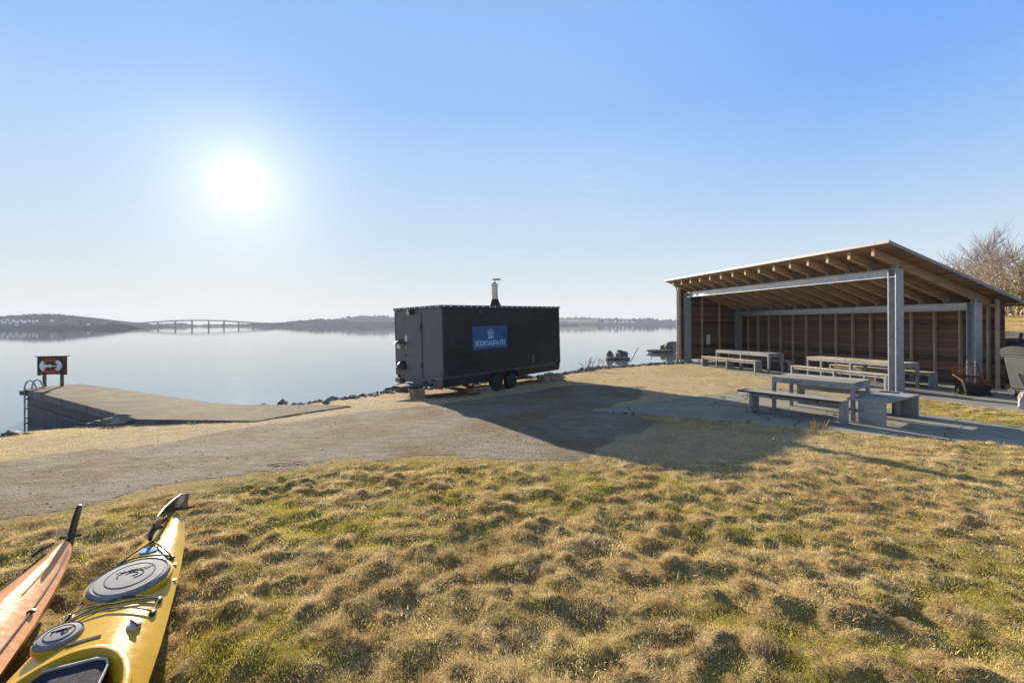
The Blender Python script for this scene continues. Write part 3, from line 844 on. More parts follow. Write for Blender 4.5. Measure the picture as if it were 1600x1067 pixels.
def make_bench(name, label, ctr, rot, L, W, H=.45, top=None, group='benches along the tables', legs=3, over=0.0, round_end=False, apron=True, leg=None):
    """leg = (x0, x1) of the slab legs across the bench; over = seat overhang at the far end"""
    t = thing(name, label, 'bench', (ctr[0], ctr[1], ctr[2]), (0, 0, rot), group)
    m = MB()
    if round_end:
        r = .20; pl = [(-W / 2, L / 2), (-W / 2, -L / 2)]
        pl += [(W / 2 - r + r * math.cos(a), -L / 2 + r + r * math.sin(a)) for a in [-PI / 2 + PI / 2 * i / 8 for i in range(9)]] + [(W / 2, L / 2)]
        m.prism(pl, H - .035, H)
    else:
        m.box(-W / 2, W / 2, -L / 2, L / 2 + over, H - .035, H)
    m.build('seat', top or M['palewood'], t, bevel=.006)
    if apron:
        m = MB(); k = .05 if not over else .11
        for sx in (-1, 1):
            m.box(sx * (W / 2 - k) - .018, sx * (W / 2 - k) + .018, -L / 2 + .06, L / 2 - .06, H - .115, H - .037)
        m.build('apron', M['tablec'], t, bevel=.004)
    if over:
        for y in (-L * .25, L * .25):
            for sx in (-1, 1):
                m = MB(); m.lathe([(.022, 0), (.020, .012), (.010, .014)], Matrix.Translation((sx * (W / 2 - .11 + .0185), y, H - .075)) @ Matrix.Rotation(sx * PI / 2, 4, 'Y'), 10); m.build('bolt', M['rubber'], t)
    x0, x1 = leg or (-W / 2 + .012, W / 2 - .012)
    for y in [-L / 2 + .03, L / 2 - .03] + ([0.0] if legs == 3 else []):
        m = MB(); m.box(x0, x1, y - .028, y + .028, 0, H - .037); m.build('leg', M['tablec'], t, bevel=.006)
    return t
FZ = GZ + .004
def S3(s, t, z=FZ): p = SH(s, t); return (p[0], p[1], z)
rA = TH + .12
make_table('table', 'grey topped long table at the far end inside the shelter, by the side wall', S3(.86, 6.68), rA, 2.75, .80, .72, M['tablec'])
make_bench('bench', 'slatted bench in front of the far table, nearest the sea end of the shelter', S3(.03, 6.74), rA - .02, 2.95, .36, .44, M['palewood'])
make_bench('bench', 'bench behind the far table, against the dark side wall corner', S3(1.55, 6.72), rA, 2.9, .36, .44, M['tablec'])
rB = TH + .115
make_table('table', 'pale topped long table under the roof behind the tall front steel post', S3(1.05, 1.98), rB, 2.95, .74, .74, M['palewood'])
make_bench('bench', 'pale slatted bench running up to the tall front steel post', S3(.10, 1.86), rB - .03, 3.05, .34, .45, M['palewood'])
make_bench('bench', 'bench between the pale table and the back wall, ending near the fire basket', S3(1.83, 1.95), rB, 3.0, .36, .45, M['palewood'])
# outside group on the cracked slabs
PZ = -.108
thC = math.atan2(-.60, .80)       # local x direction of the outside table's short side is (.8,.6)
rC = math.atan2(.60, .80)
bx, by = math.cos(rC), math.sin(rC); ax_, ay_ = math.sin(rC), -math.cos(rC)      # a points to the near-right
def C3(o, a, b, z=PZ): return (o[0] + ax_ * a + bx * b, o[1] + ay_ * a + by * b, z)
TC0 = (5.72, 9.93)
make_table('table', 'weathered grey plank table standing outside on the cracked slabs', C3(TC0, .74, .47), rC, 1.50, .98, .74, M['greywood'], legs=2)
make_bench('bench', 'weathered grey bench nearest the camera, beside the outside plank table', C3((5.10, 9.72), .84, .17), rC, 1.70, .42, .45, M['greywood'], legs=2, over=.24, leg=(-.17, .17))
make_bench('bench', 'grey bench on the shelter side of the outside plank table', C3((6.80, 10.75), .92, .16), rC, 1.9, .36, .45, M['greywood'], legs=2)
rE = math.atan2(.53, .85) - PI / 2
eb = make_bench('bench', 'smooth grey end bench with a rounded corner and wide slab legs', (7.38, 8.97, PZ), rE, 1.66, .64, .45, M['tablec'], legs=2, round_end=True, apron=False, leg=(-.13, .30))

# ================================================================== fire basket and bin
fb = thing('fire_basket', 'rusty iron fire basket with a blackened base beside the steel post', 'fire basket', (12.20, 12.0, FZ), (0, 0, -.10))
def quadplate(m, a, b, c, d, th=.006):
    a, b, c, d = map(Vector, (a, b, c, d)); n = (b - a).cross(d - a).normalized() * th
    v = [a, b, c, d, a + n, b + n, c + n, d + n]
    m.add([tuple(p) for p in v], [(0, 3, 2, 1), (4, 5, 6, 7), (0, 1, 5, 4), (1, 2, 6, 5), (2, 3, 7, 6), (3, 0, 4, 7)])
def bar(m, a, b, w): m.tube([a, b], w, 4)
def mesh_panel(m, a, b, c, d, nu, nv, w):
    """woven rods filling the quad a-b-c-d"""
    a, b, c, d = map(Vector, (a, b, c, d))
    for i in range(nu + 1): u = i / nu; m.tube([a.lerp(b, u), d.lerp(c, u)], w, 3, caps=False)
    for i in range(nv + 1): u = i / nv; m.tube([a.lerp(d, u), b.lerp(c, u)], w, 3, caps=False)
A_, B_, C_, D_ = (-.38, -.24, .36), (.30, -.26, .27), (.38, .18, .44), (-.28, .22, .50)       # tilted rim
m = MB(); m.box(-.30, .30, -.22, .20, .02, .05)
for (x, y) in ((-.27, -.19), (.27, -.19), (.27, .17), (-.27, .17)): m.tube([(x, y, 0), (x, y, .16)], .018, 8)
m.build('base', M['soot'], fb, bevel=.004)
m = MB(); quadplate(m, (-.36, -.235, .33), (.29, -.25, .24), (.25, -.20, .07), (-.28, -.19, .08)); quadplate(m, (.29, -.25, .24), (.36, .17, .41), (.27, .15, .08), (.25, -.20, .07))
quadplate(m, (-.27, .21, .47), (-.36, -.235, .33), (-.28, -.19, .08), (-.26, .16, .08)); m.build('bowl', M['soot'], fb)
m = MB()
for a, b in ((A_, B_), (B_, C_), (C_, D_), (D_, A_)): bar(m, a, b, .024)
m.build('rim', M['rust'], fb)
m = MB(); mesh_panel(m, D_, C_, (.36, .26, .80), (-.32, .29, .74), 16, 9, .006)
for a, b in ((C_, (.36, .26, .80)), ((.36, .26, .80), (-.32, .29, .74)), ((-.32, .29, .74), D_)): bar(m, a, b, .013)
m.build('back_panel', M['rust'], fb)
m = MB(); mesh_panel(m, A_, B_, C_, D_, 14, 8, .006); m.build('grate', M['rust'], fb)
bn = thing('waste_bin', 'grey plastic wheelie bin with a dark rounded lid at the shelter corner', 'bin', (13.42, 11.50, FZ - .01), (0, 0, -.02))
def taper(m, w0, d0, w1, d1, z0, z1, dx=0):
    v = [(-w0, -d0, z0), (w0, -d0, z0), (w0, d0, z0), (-w0, d0, z0), (-w1, -d1, z1), (w1, -d1, z1), (w1, d1, z1), (-w1, d1, z1)]
    m.add(v, [(0, 3, 2, 1), (4, 5, 6, 7), (0, 1, 5, 4), (1, 2, 6, 5), (2, 3, 7, 6), (3, 0, 4, 7)])
m = MB(); taper(m, .40, .30, .49, .40, .20, 1.02); m.build('body', M['bingrey'], bn, bevel=.025)
m = MB(); taper(m, .36, .27, .385, .29, .03, .195); m.build('lower_body', M['binlid'], bn, bevel=.02)
m = MB(); m.box(-.52, .52, -.43, .43, 1.022, 1.06); m.build('collar', M['bingrey'], bn, bevel=.012)
m = MB(); pr_ = [(-.43 + .02, 1.064)] + [(-.41 + .86 * i / 12, 1.07 + .24 * math.sin(PI * min(1, (i / 12) * .78 + .06)) ** .7) for i in range(13)] + [(.45, 1.064)]
v = [(-.53, y, z) for y, z in pr_] + [(.53, y, z) for y, z in pr_]; n_ = len(pr_)
m.add(v, [tuple(range(n_)), tuple(range(2 * n_ - 1, n_ - 1, -1))] + [(i, n_ + i, n_ + (i + 1) % n_, (i + 1) % n_) for i in range(n_)])
m.build('lid', M['binlid'], bn, bevel=.01)
m = MB(); m.tube([(-.45, .47, .98), (.45, .47, .98)], .018, 8); m.build('handle', M['binlid'], bn)
for sx in (-1, 1):
    m = MB(); m.lathe([(.10, -.03), (.10, .03)], Matrix.Translation((sx * .36, .30, .10)) @ Matrix.Rotation(PI / 2, 4, 'Y'), 20); m.build('wheel', M['rubber'], bn)
m = MB()
xx = -.34
for wl in (.10, .05, .07, .05, .05, .08, .05, .06):
    m.box(xx, xx + wl - .012, -.404, -.396, .925, .965); xx += wl
xx = -.40
for wl in (.08, .06, .06, .05, .08, .06, .07, .05, .05):
    m.box(xx, xx + wl - .012, -.398, -.390, .865, .905); xx += wl
m.build('label_strip', M['white'], bn)

# ================================================================== sauna trailer
TL, TW, THt = 5.645, 2.365, 2.413
tr = thing('sauna_trailer', 'black boxy sauna trailer on small twin wheels beside the water', 'trailer', (-1.97, 12.93, -.058), (-.0173, -.0165, .8311))
m = MB(); m.box(.03, TL - .012, .006, TW - .006, .29, THt - .088); m.build('body', M['black'], tr, bevel=.008)
m = MB(); m.box(0, .0275, 0, TW, .29, THt - .09)
front = m.build('front_wall', M['charcoal'], tr, bevel=.006)
front['label'] = 'charcoal grey end wall with the door'
# corner trims
for q in ((-.004, .05, -.006, .004), (TL - .05, TL - .006, -.006, .004), (-.007, -.001, TW - .045, TW + .005)):
    m = MB(); m.box(*q, .285, THt - .091); m.build('corner_trim', M['trim'], tr)
m = MB(); m.box(-.035, TL + .03, -.035, TW + .035, THt - .086, THt - .004); rf = m.build('roof', M['trim'], tr, bevel=.012)
rng_x = [.08 + k * (TL - .1) / 21 + random.uniform(-.03, .03) for k in range(22)]
for x in rng_x:
    m = MB(); m.lathe([(.026, 0), (.022, .014), (.008, .019)], Matrix.Translation((x, -.036, THt - .048)) @ Matrix.Rotation(PI / 2, 4, 'X'), 8); m.build('rivet', M['white'], rf)
for y in (.08, .2, .48, .72, .83, .95, 1.22, 1.48, 1.64, 1.78, 2.05, 2.22):
    m = MB(); m.lathe([(.026, 0), (.022, .014), (.008, .019)], Matrix.Translation((-.036, y, THt - .048)) @ Matrix.Rotation(-PI / 2, 4, 'Y'), 8); m.build('rivet', M['white'], rf)
# chassis
m = MB(); m.box(.02, TL - .06, .03, .10, .03, .285); m.box(.02, TL - .06, TW - .10, TW - .03, .03, .285)
for x in (.9, 1.9, 2.9, 3.9, 4.9): m.box(x, x + .06, .101, TW - .101, .12, .28)
m.box(TL - .058, TL - .01, .03, TW - .03, .10, .285)
m.build('chassis', M['black'], tr, bevel=.006)
m = MB(); m.box(-.012, .018, .02, TW - .25, .10, .283)
m.add([(-.012, .02, -.01), (.016, .02, -.01), (.016, TW - .9, .06), (-.012, TW - .9, .06), (-.012, .02, .098), (.016, .02, .098), (.016, TW - .9, .098), (-.012, TW - .9, .098)],
      [(0, 3, 2, 1), (4, 5, 6, 7), (0, 1, 5, 4), (1, 2, 6, 5), (2, 3, 7, 6), (3, 0, 4, 7)])
m.build('end_beam', M['charcoal'], tr, bevel=.004)
m = MB(); m.box(.03, TL - .3, .004, .028, .26, .33); m.build('sill_rail', M['trim'], tr)
# door
d = MB(); d.box(-.022, -.002, .965, 1.82, .235, 2.17); door = d.build('door', M['charcoal'], tr, bevel=.004)
m = MB()
for y in (.935, 1.826): m.box(-.014, -.001, y, y + .026, .21, 2.20)
m.box(-.014, -.001, .963, 1.824, 2.176, 2.20)
m.build('door_frame', M['trim'], tr)
for z in (1.80, .62):
    m = MB(); m.box(-.034, -.0225, .955, .995, z - .07, z + .07); m.tube([(-.034, .962, z - .075), (-.034, .962, z + .075)], .014, 8); m.build('hinge', M['rubber'], door)
m = MB(); m.box(-.032, -.0225, 1.72, 1.77, 1.10, 1.27); m.tube([(-.035, 1.745, 1.16), (-.075, 1.745, 1.16), (-.078, 1.60, 1.16)], .012, 8); m.build('handle', M['steel'], door)
m = MB(); m.lathe([(.028, 0), (.028, .012), (.012, .016)], Matrix.Translation((-.0225, 1.745, 1.31)) @ Matrix.Rotation(-PI / 2, 4, 'Y'), 14); m.build('lock', M['rubber'], door)
m = MB(); m.box(-.03, -.0225, 1.74, 1.83, .89, .95); m.build('latch', M['rubber'], door)
m = MB(); m.box(-.0255, -.0225, 1.685, 1.80, 1.36, 1.58); st = m.build('sticker', M['white'], door)
m = MB(); m.box(-.0285, -.026, 1.69, 1.795, 1.53, 1.575); m.build('sticker_heading', M['red'], st)
m = MB()
for k in range(4): m.box(-.0285, -.026, 1.70, 1.785 - .02 * (k % 2), 1.39 + k * .033, 1.402 + k * .033)
m.build('sticker_print', M['greytag'], st)
# end wall fittings
m = MB(); m.lathe([(.05, 0), (.085, .05), (.09, .13), (.07, .15)], Matrix.Translation((-.002, 1.42, 2.26)) @ Matrix.Rotation(-PI / 2, 4, 'Y') @ Matrix.Rotation(.35, 4, 'X'), 20); sp = m.build('spotlight', M['rubber'], tr)
m = MB(); m.lathe([(.065, 0), (.05, .012)], Matrix.Translation((-.155, 1.42, 2.215)) @ Matrix.Rotation(-PI / 2, 4, 'Y') @ Matrix.Rotation(.35, 4, 'X'), 20); m.build('lens', M['steel'], sp)
m = MB(); m.lathe([(.21, 0), (.15, .055), (.07, .085), (.03, .09)], Matrix.Translation((-.14, 1.98, 1.29)) @ Matrix.Diagonal((.65, .9, 1, 1)), 24); m.tube([(-.14, 1.98, 1.375), (-.10, 1.98, 1.40), (0, 1.98, 1.38)], .014, 8); wl = m.build('wall_lamp', M['trim'], tr)
m = MB(); m.lathe([(.03, 0), (.065, .02), (.065, .14), (.04, .15)], Matrix.Translation((-.13, 1.98, 1.13)), 16); m.build('lamp_glass', M['white'], wl)
def dome(m, M_, rx, ry_, rz, cut=0.0, n=20, k=8):
    v = []; f = []
    for i in range(k + 1):
        ph = PI / 2 * i / k
        for j in range(n + 1):
            th = PI * j / n
            v.append((-rx * math.sin(ph) * 1.0, ry_ * math.cos(ph) * math.cos(th) if i < k else 0, rz * math.cos(ph) * math.sin(th) if i < k else 0))
    for i in range(k):
        for j in range(n):
            a = i * (n + 1) + j; f.append((a, a + 1, a + n + 2, a + n + 1))
    m.add(v, f, M_, True)
m = MB(); dome(m, Matrix.Translation((-.002, 1.95, .50)), .24, .20, .24)
m.box(-.20, -.003, 1.78, 2.12, .478, .498)
m.build('vent_hood', M['kayakblack'], tr)
for y in (2.20, .09):
    m = MB(); m.add([(-.005, y - .07, .33), (-.005, y + .07, .33), (-.005, y, .46), (-.016, y - .07, .33), (-.016, y + .07, .33), (-.016, y, .46)], [(0, 1, 2), (5, 4, 3), (0, 3, 4, 1), (1, 4, 5, 2), (2, 5, 3, 0)])
    m.build('reflector', M['brownred'], tr)
m = MB(); m.box(-.05, -.014, 2.08, 2.36, .06, .20); m.build('tail_light', M['brownred'], tr, bevel=.008)
m = MB(); m.box(-.05, -.014, .01, .24, -.015, .125); m.build('tail_light', M['brownred'], tr, bevel=.008)
m = MB(); m.lathe([(.07, 0), (.07, .05), (.05, .055)], Matrix.Translation((-.0125, .80, .12)) @ Matrix.Rotation(-PI / 2, 4, 'Y'), 18); m.build('socket', M['rubber'], tr)
m = MB(); m.box(-.05, -.0125, 1.93, 2.05, .11, .2); m.box(-.045, -.0125, .35, .52, .2, .235); m.build('light_bracket', M['rubber'], tr)
# long side fittings
m = MB(); m.box(2.695, 2.703, -.0015, .005, .30, THt - .092); m.build('panel_joint', M['trim'], tr)
SG = MB(); SG.box(1.18, 2.70, -.014, .0045, 1.05, 1.76); sign = SG.build('sign_board', M['signblue'], tr, bevel=.002)
m = MB()
for x, z in ((1.22, 1.72), (2.66, 1.72), (1.22, 1.09), (2.66, 1.09)):
    m.lathe([(.012, 0), (.008, .006)], Matrix.Translation((x, -.0145, z)) @ Matrix.Rotation(PI / 2, 4, 'X'), 8)
m.build('screws', M['greytag'], sign)
# lettering drawn as rounded strokes: x right, y up, cap height 1
def arc(cx, cy, rx, ry_, a0, a1, n=10): return [(cx + rx * math.cos(math.radians(a0 + (a1 - a0) * i / n)), cy + ry_ * math.sin(math.radians(a0 + (a1 - a0) * i / n))) for i in range(n + 1)]
GLY = {
 'B': (.56, [[(0, 0), (0, 1)], [(0, 1), (.25, 1)] + arc(.25, .77, .22, .23, 90, -90) + [(0, .54)], [(.25, .54)] + arc(.27, .27, .26, .27, 90, -90) + [(0, 0)]]),
 'O': (.62, [arc(.3, .5, .3, .5, 90, 450, 24)]),
 'K': (.54, [[(0, 0), (0, 1)], [(.5, 1), (.03, .46)], [(.18, .62), (.52, 0)]]),
 'S': (.50, [arc(.25, .75, .23, .25, 20, 270, 12) + arc(.25, .25, .23, .25, 90, -160, 12)]),
 'A': (.60, [[(0, 0), (.28, 1), (.56, 0)], [(.10, .30), (.46, .30)]]),
 'U': (.56, [[(0, 1), (0, .28)] + arc(.26, .28, .26, .28, 180, 360, 10) + [(.52, 1)]]),
 'N': (.56, [[(0, 0), (0, .74)] + arc(.26, .72, .26, .28, 180, 0, 10) + [(.52, 0)]]),
 '.': (.16, [[(.03, .03), (.05, .03)]]),
}
def lettering(text, height, width, M_, stroke):
    total = sum(GLY[c][0] + .12 for c in text) - .12
    sx = width / total; m = MB(); x = 0
    for c in text:
        wd, strokes = GLY[c]
        for st_ in strokes:
            pts = [M_ @ Vector(((x + a) * sx, b * height, 0)) for a, b in st_]
            m.tube(pts, stroke, 6)
        x += wd + .12
    return m
# sign plane: local x along trailer, y up
MS = Matrix.Translation((1.285, -.016, 1.15)) @ Matrix.Rotation(PI / 2, 4, 'X')
lettering('BOOKSAUNA.NO', .155, 1.31, MS, .0095).build('lettering', M['signtext'], sign)
m = MB(); ox, oz = 1.955, 1.385
E_ = lambda pts: [Vector((ox + a, -.016, oz + b)) for a, b in pts]
m.tube(E_([(-.115, .185), (-.14, .155), (0, .285), (.14, .155), (.115, .185)]), .010, 6)
m.tube(E_([(-.105, .17), (-.105, 0), (.105, 0), (.105, .17)]), .009, 6)
m.tube(E_([(-.065, .01), (-.065, .16), (0, .225), (.065, .16), (.065, .01)]), .006, 6)
m.tube(E_([(-.13, -.012), (.13, -.012)]), .007, 6)
m.tube(E_([(0, .10), (-.022, .125), (-.008, .16), (0, .195), (.018, .155), (.02, .12), (0, .10)]), .010, 6)
m.tube(E_([(-.03, .045), (.03, .045)]), .014, 6); m.tube(E_([(-.025, .02), (.025, .02)]), .010, 6)
m.build('house_logo', M['signtext'], sign)
m = MB(); m.box(1.45, 1.60, -.03, .005, 2.17, 2.27); m.box(1.47, 1.58, -.036, -.031, 2.18, 2.20); m.build('vent', M['trim'], tr, bevel=.004)
m = MB(); m.box(3.97, 4.09, -.018, .0055, .42, .70); m.build('hatch_plate', M['charcoal'], tr, bevel=.004)
m = MB(); m.box(.15, .30, -.02, .005, 2.12, 2.18); m.build('marker_light', M['rubber'], tr)
m = MB(); 
for z in (1.33, .98): m.lathe([(.02, 0), (.012, .012)], Matrix.Translation((TL - .03, -.0065, z)) @ Matrix.Rotation(PI / 2, 4, 'X'), 8)
m.build('side_reflector', M['white'], tr)
# wheels
for wx in (2.13, 2.81):
    for wy in (-.01, TW - .01):
        Mw = Matrix.Translation((wx, wy, -.055)) @ Matrix.Rotation(PI / 2, 4, 'X')
        m = MB(); m.lathe([(.15, -.085), (.235, -.085), (.262, -.06), (.268, -.02), (.268, .02), (.262, .06), (.235, .085), (.15, .085)], Mw, 32)
        ty = m.build('tyre', M['rubber'], None)
        w_ = MB(); w_.lathe([(.155, -.07), (.155, .05), (.12, .062), (.06, .045), (.055, .075), (.02, .08)], Mw, 24)
        for k in range(8):
            a = 2 * PI * k / 8
            w_.lathe([(.012, .05), (.012, .068)], Mw @ Matrix.Translation((.09 * math.cos(a), .09 * math.sin(a), 0)), 6)
        wo = bpy.data.objects.new('wheel', None); COL.objects.link(wo); wo.parent = tr
        ty.parent = wo; w_.build('rim', M['rim'], wo)
m = MB()
for y0 in (-.125, TW - .06):
    pts = [(1.80, .02), (1.86, .20), (1.98, .265), (2.96, .265), (3.08, .20), (3.14, .02)]
    for (x0, z0), (x1, z1) in zip(pts[:-1], pts[1:]):
        dx, dz = x1 - x0, z1 - z0; l_ = math.hypot(dx, dz); nx2, nz2 = -dz / l_ * .012, dx / l_ * .012
        v = [(x0, y0, z0), (x1, y0, z1), (x1, y0 + .19, z1), (x0, y0 + .19, z0), (x0 + nx2, y0, z0 + nz2), (x1 + nx2, y0, z1 + nz2), (x1 + nx2, y0 + .19, z1 + nz2), (x0 + nx2, y0 + .19, z0 + nz2)]
        m.add(v, [(0, 3, 2, 1), (4, 5, 6, 7), (0, 1, 5, 4), (1, 2, 6, 5), (2, 3, 7, 6), (3, 0, 4, 7)])
m.build('mudguard', M['rubber'], tr)
# drawbar with its plate
m = MB(); m.tube([(.02, .45, .10), (-.95, 1.15, .03)], .045, 4); m.tube([(.02, 1.9, .10), (-.95, 1.2, .03)], .045, 4)
m.tube([(-.85, 1.18, .04), (-1.15, 1.18, .04)], .04, 8); m.build('drawbar', M['trim'], tr)
m = MB(); m.prism([(-.80, .92), (-.10, .80), (-.10, 1.55), (-.72, 1.5)], .075, .09); m.build('drawbar_plate', M['trim'], tr)
# stove pipe
ch_ = thing('chimney_dummy', '', '', (0, 0, 0)); bpy.data.objects.remove(ch_)
cx, cy = 2.68, .47
m = MB(); m.lathe([(.105, 2.40), (.105, 2.72), (.109, 2.722), (.109, 2.76), (.105, 2.762), (.105, 3.10), (.118, 3.105), (.118, 3.17), (.09, 3.175)], Matrix.Translation((cx, cy, 0)), 28)
pipe = m.build('chimney', M['steel'], tr)
m = MB(); m.lathe([(.225, 2.409), (.225, 2.435), (.19, 2.45), (.115, 2.64), (.115, 2.66)], Matrix.Translation((cx, cy, 0)), 28); m.build('flashing', M['rubber'], pipe)
m = MB(); m.lathe([(.055, 3.176), (.055, 3.22), (.03, 3.225)], Matrix.Translation((cx, cy, 0)), 16); m.tube([(cx + .02, cy, 3.22), (cx + .04, cy, 3.32)], .012, 8)
m.add(*(lambda q: (q.v, q.f))(MB().lathe([(.15, 3.315), (.152, 3.335), (.10, 3.345)], Matrix.Translation((cx + .005, cy, 0)) @ Matrix.Rotation(.03, 4, 'Y'), 24)))
m.build('rain_cap', M['trim'], pipe)
# timber packing under the trailer
def packing(name, label, px, ymax, layers, L, W, rot, mat_, jit=.03, z=None):
    x, y = ymax if isinstance(ymax, tuple) else (0, 0)
    z0 = gzs(x, y) - .01
    t = thing(name, label, 'timber', (x, y, z0), (0, 0, rot), 'timber packing under the trailer')
    zz = 0
    for i in range(layers):
        h = .055 + random.uniform(0, .012); n = 3
        for k in range(n):
            m = MB(); wd = W / n - .012
            if i % 2 == 0: m.box(-L / 2 + random.uniform(-jit, jit), L / 2 + random.uniform(-jit, jit), -W / 2 + k * W / n, -W / 2 + k * W / n + wd, zz, zz + h)
            else: m.box(-L / 2 + k * L / n, -L / 2 + k * L / n + L / n * .8, -W / 2 + random.uniform(-jit, jit), W / 2 + random.uniform(-jit, jit), zz, zz + h)
            m.build('plank', mat_, t, bevel=.004)
        zz += h + .002
    return t
packing('timber_stack', 'stack of short grey planks propping the trailer drawbar', None, (-2.72, 12.98), 4, .36, .34, .55, M['lumber'])
packing('timber_stack', 'low brown timber stack under the middle of the trailer', None, (-1.02, 14.25), 3, .85, .4, .75, M['lumber'])
packing('timber_stack', 'wide sawn timber stack under the far end of the trailer', None, (1.42, 16.55), 4, .95, .5, .55, M['lumber'])
m = MB(); x_, y_ = -1.9, 13.5; pl_ = [( -1.05, -.05), (1.05, -.05), (1.05, .05), (-1.05, .05)]
m.prism(pl_, 0, .035); pk = m.build('loose_plank', M['boardbrown']); pk.location = (-1.95, 13.35, gzs(-1.95, 13.35) + .03); pk.rotation_euler = (0, .02, .45)
tag(pk, 'long dark plank lying on the grass under the trailer front', 'plank')

# ================================================================== pier
PT = -.22
pier_px = [(38, 608), (56, 604.6), (94, 602), (125, 600), (160, 604), (240, 615.5), (330, 629), (375, 632), (510, 632.5), (548, 634), (470, 645), (400, 657.5), (340, 656.5), (215, 655)]
PIER = P2(pier_px, PT)
pier = thing('pier', 'low concrete pier running out into the sea from the beach', 'pier', (PIER[0][0], PIER[0][1], PT))
def loc_(p): return [(x - PIER[0][0], y - PIER[0][1]) for x, y in p]
def inset(poly, d):
    c = np.mean(poly, 0); r = []
    n = len(poly)
    for i in range(n):
        a = Vector(poly[i - 1]); b = Vector(poly[i]); c_ = Vector(poly[(i + 1) % n])
        e1 = (b - a).normalized(); e2 = (c_ - b).normalized()
        nn = Vector((-e1.y - e2.y, e1.x + e2.x)).normalized()
        r.append(b + nn * d)
    return r
area = sum(PIER[i - 1][0] * PIER[i][1] - PIER[i][0] * PIER[i - 1][1] for i in range(len(PIER)))
if area < 0: PIER = PIER[::-1]
LP_ = loc_(PIER) if area >= 0 else [(x - at(*pier_px[0], PT)[0], y - at(*pier_px[0], PT)[1]) for x, y in PIER]
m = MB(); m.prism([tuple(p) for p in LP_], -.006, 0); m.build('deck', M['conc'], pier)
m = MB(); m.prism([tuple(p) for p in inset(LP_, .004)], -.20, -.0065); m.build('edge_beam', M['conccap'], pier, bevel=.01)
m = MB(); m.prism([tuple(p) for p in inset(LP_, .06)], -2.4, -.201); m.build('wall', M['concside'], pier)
# pipe along the wall
a = Vector((*at(45, 631, PT - .48), PT - .48)); 
q0 = inset(LP_, .03)
i0 = int(np.argmin([(p[0]) ** 2 + (p[1]) ** 2 for p in LP_])); 
nb = [LP_[(i0 + 1) % len(LP_)], LP_[i0 - 1]]
far_ = max(nb, key=lambda p: math.hypot(p[0], p[1]))
p0 = Vector((*q0[i0], -.50)); idx_f = LP_.index(far_); p1 = Vector((*q0[idx_f], -.50))
m = MB(); m.tube([p0.lerp(p1, .02), p0.lerp(p1, .98)], .022, 8); m.build('pipe', M['conccap'], pier)
# ladder on the pier head
ld = thing('swim_ladder', 'curved steel swim ladder at the head of the pier', 'ladder', (*at(44, 609, PT), PT))
for off in (0, .20):
    m = MB(); pts = [(-.12 + off * .1, off, -1.9), (-.12 + off * .1, off, .10)]
    pts += [(-.12 + off * .1 + .17 - .15 * math.cos(a), off, .10 + .19 * math.sin(a)) for a in [PI * i / 10 * .8 for i in range(1, 11)]] + [(.30, off, 0.0)]
    m.tube(pts, .022, 8); m.build('rail', M['galv'], ld)
for z in (-1.5, -1.2, -.9, -.6, -.3):
    m = MB(); m.tube([(-.12, 0, z), (-.10, .20, z)], .02, 8); m.build('rung', M['galv'], ld)
m = MB(); m.box(-.22, -.02, -.06, .42, -.16, -.02); m.build('fender_block', M['darkrock'], ld)
# rescue board
lx, ly = at(83, 603.6, PT)
rb = thing('rescue_board', 'brown slatted board on two posts at the pier head', 'board', (lx, ly, PT), (0, 0, math.atan2(-lx, ly) * .35))
for x in (-.235, .235):
    m = MB(); m.box(x - .04, x + .04, -.03, .03, -.02, .86); m.build('post', M['postwood'], rb, bevel=.004)
m = MB()
for k in range(7):
    x = -.345 + k * .115
    m.box(x - .05, x + .05, -.056, -.032, .40 + .02 * (k in (0, 6)) * -1, .985)
for z in (.5, .88): m.box(-.36, .36, -.0315, -.0302, z - .03, z + .03)
m.build('slat_panel', M['boardbrown'], rb, bevel=.003)
m = MB(); m.box(-.42, .42, -.13, .07, .99, 1.02); m.build('roof_cap', M['postwood'], rb, bevel=.004)
lr = thing('life_ring', 'red and white life ring hanging on the brown board', 'life ring', (lx, ly, PT), tuple(rb.rotation_euler))
def torus_arc(m, R, r, a0, a1, n=14, k=10, M_=None):
    pts = [(R * math.cos(math.radians(a0 + (a1 - a0) * i / n)), 0, R * math.sin(math.radians(a0 + (a1 - a0) * i / n)) * .86) for i in range(n + 1)]
    q = MB(); q.tube(pts, r, k); m.add(q.v, q.f, M_, True)
Ml = Matrix.Translation((0, -.115, .69))
for a0, a1, mt in ((48, 132, 'red'), (138, 222, 'white'), (228, 312, 'red'), (318, 402, 'white')):
    m = MB(); torus_arc(m, .235, .058, a0 - 3, a1 + 3, M_=Ml); m.build('float_segment', M[mt], lr)
m = MB(); m.box(-.20, .06, -.20, -.175, .655, .735); m.box(.06, .24, -.198, -.178, .67, .70); m.build('throw_line', M['white'], lr)

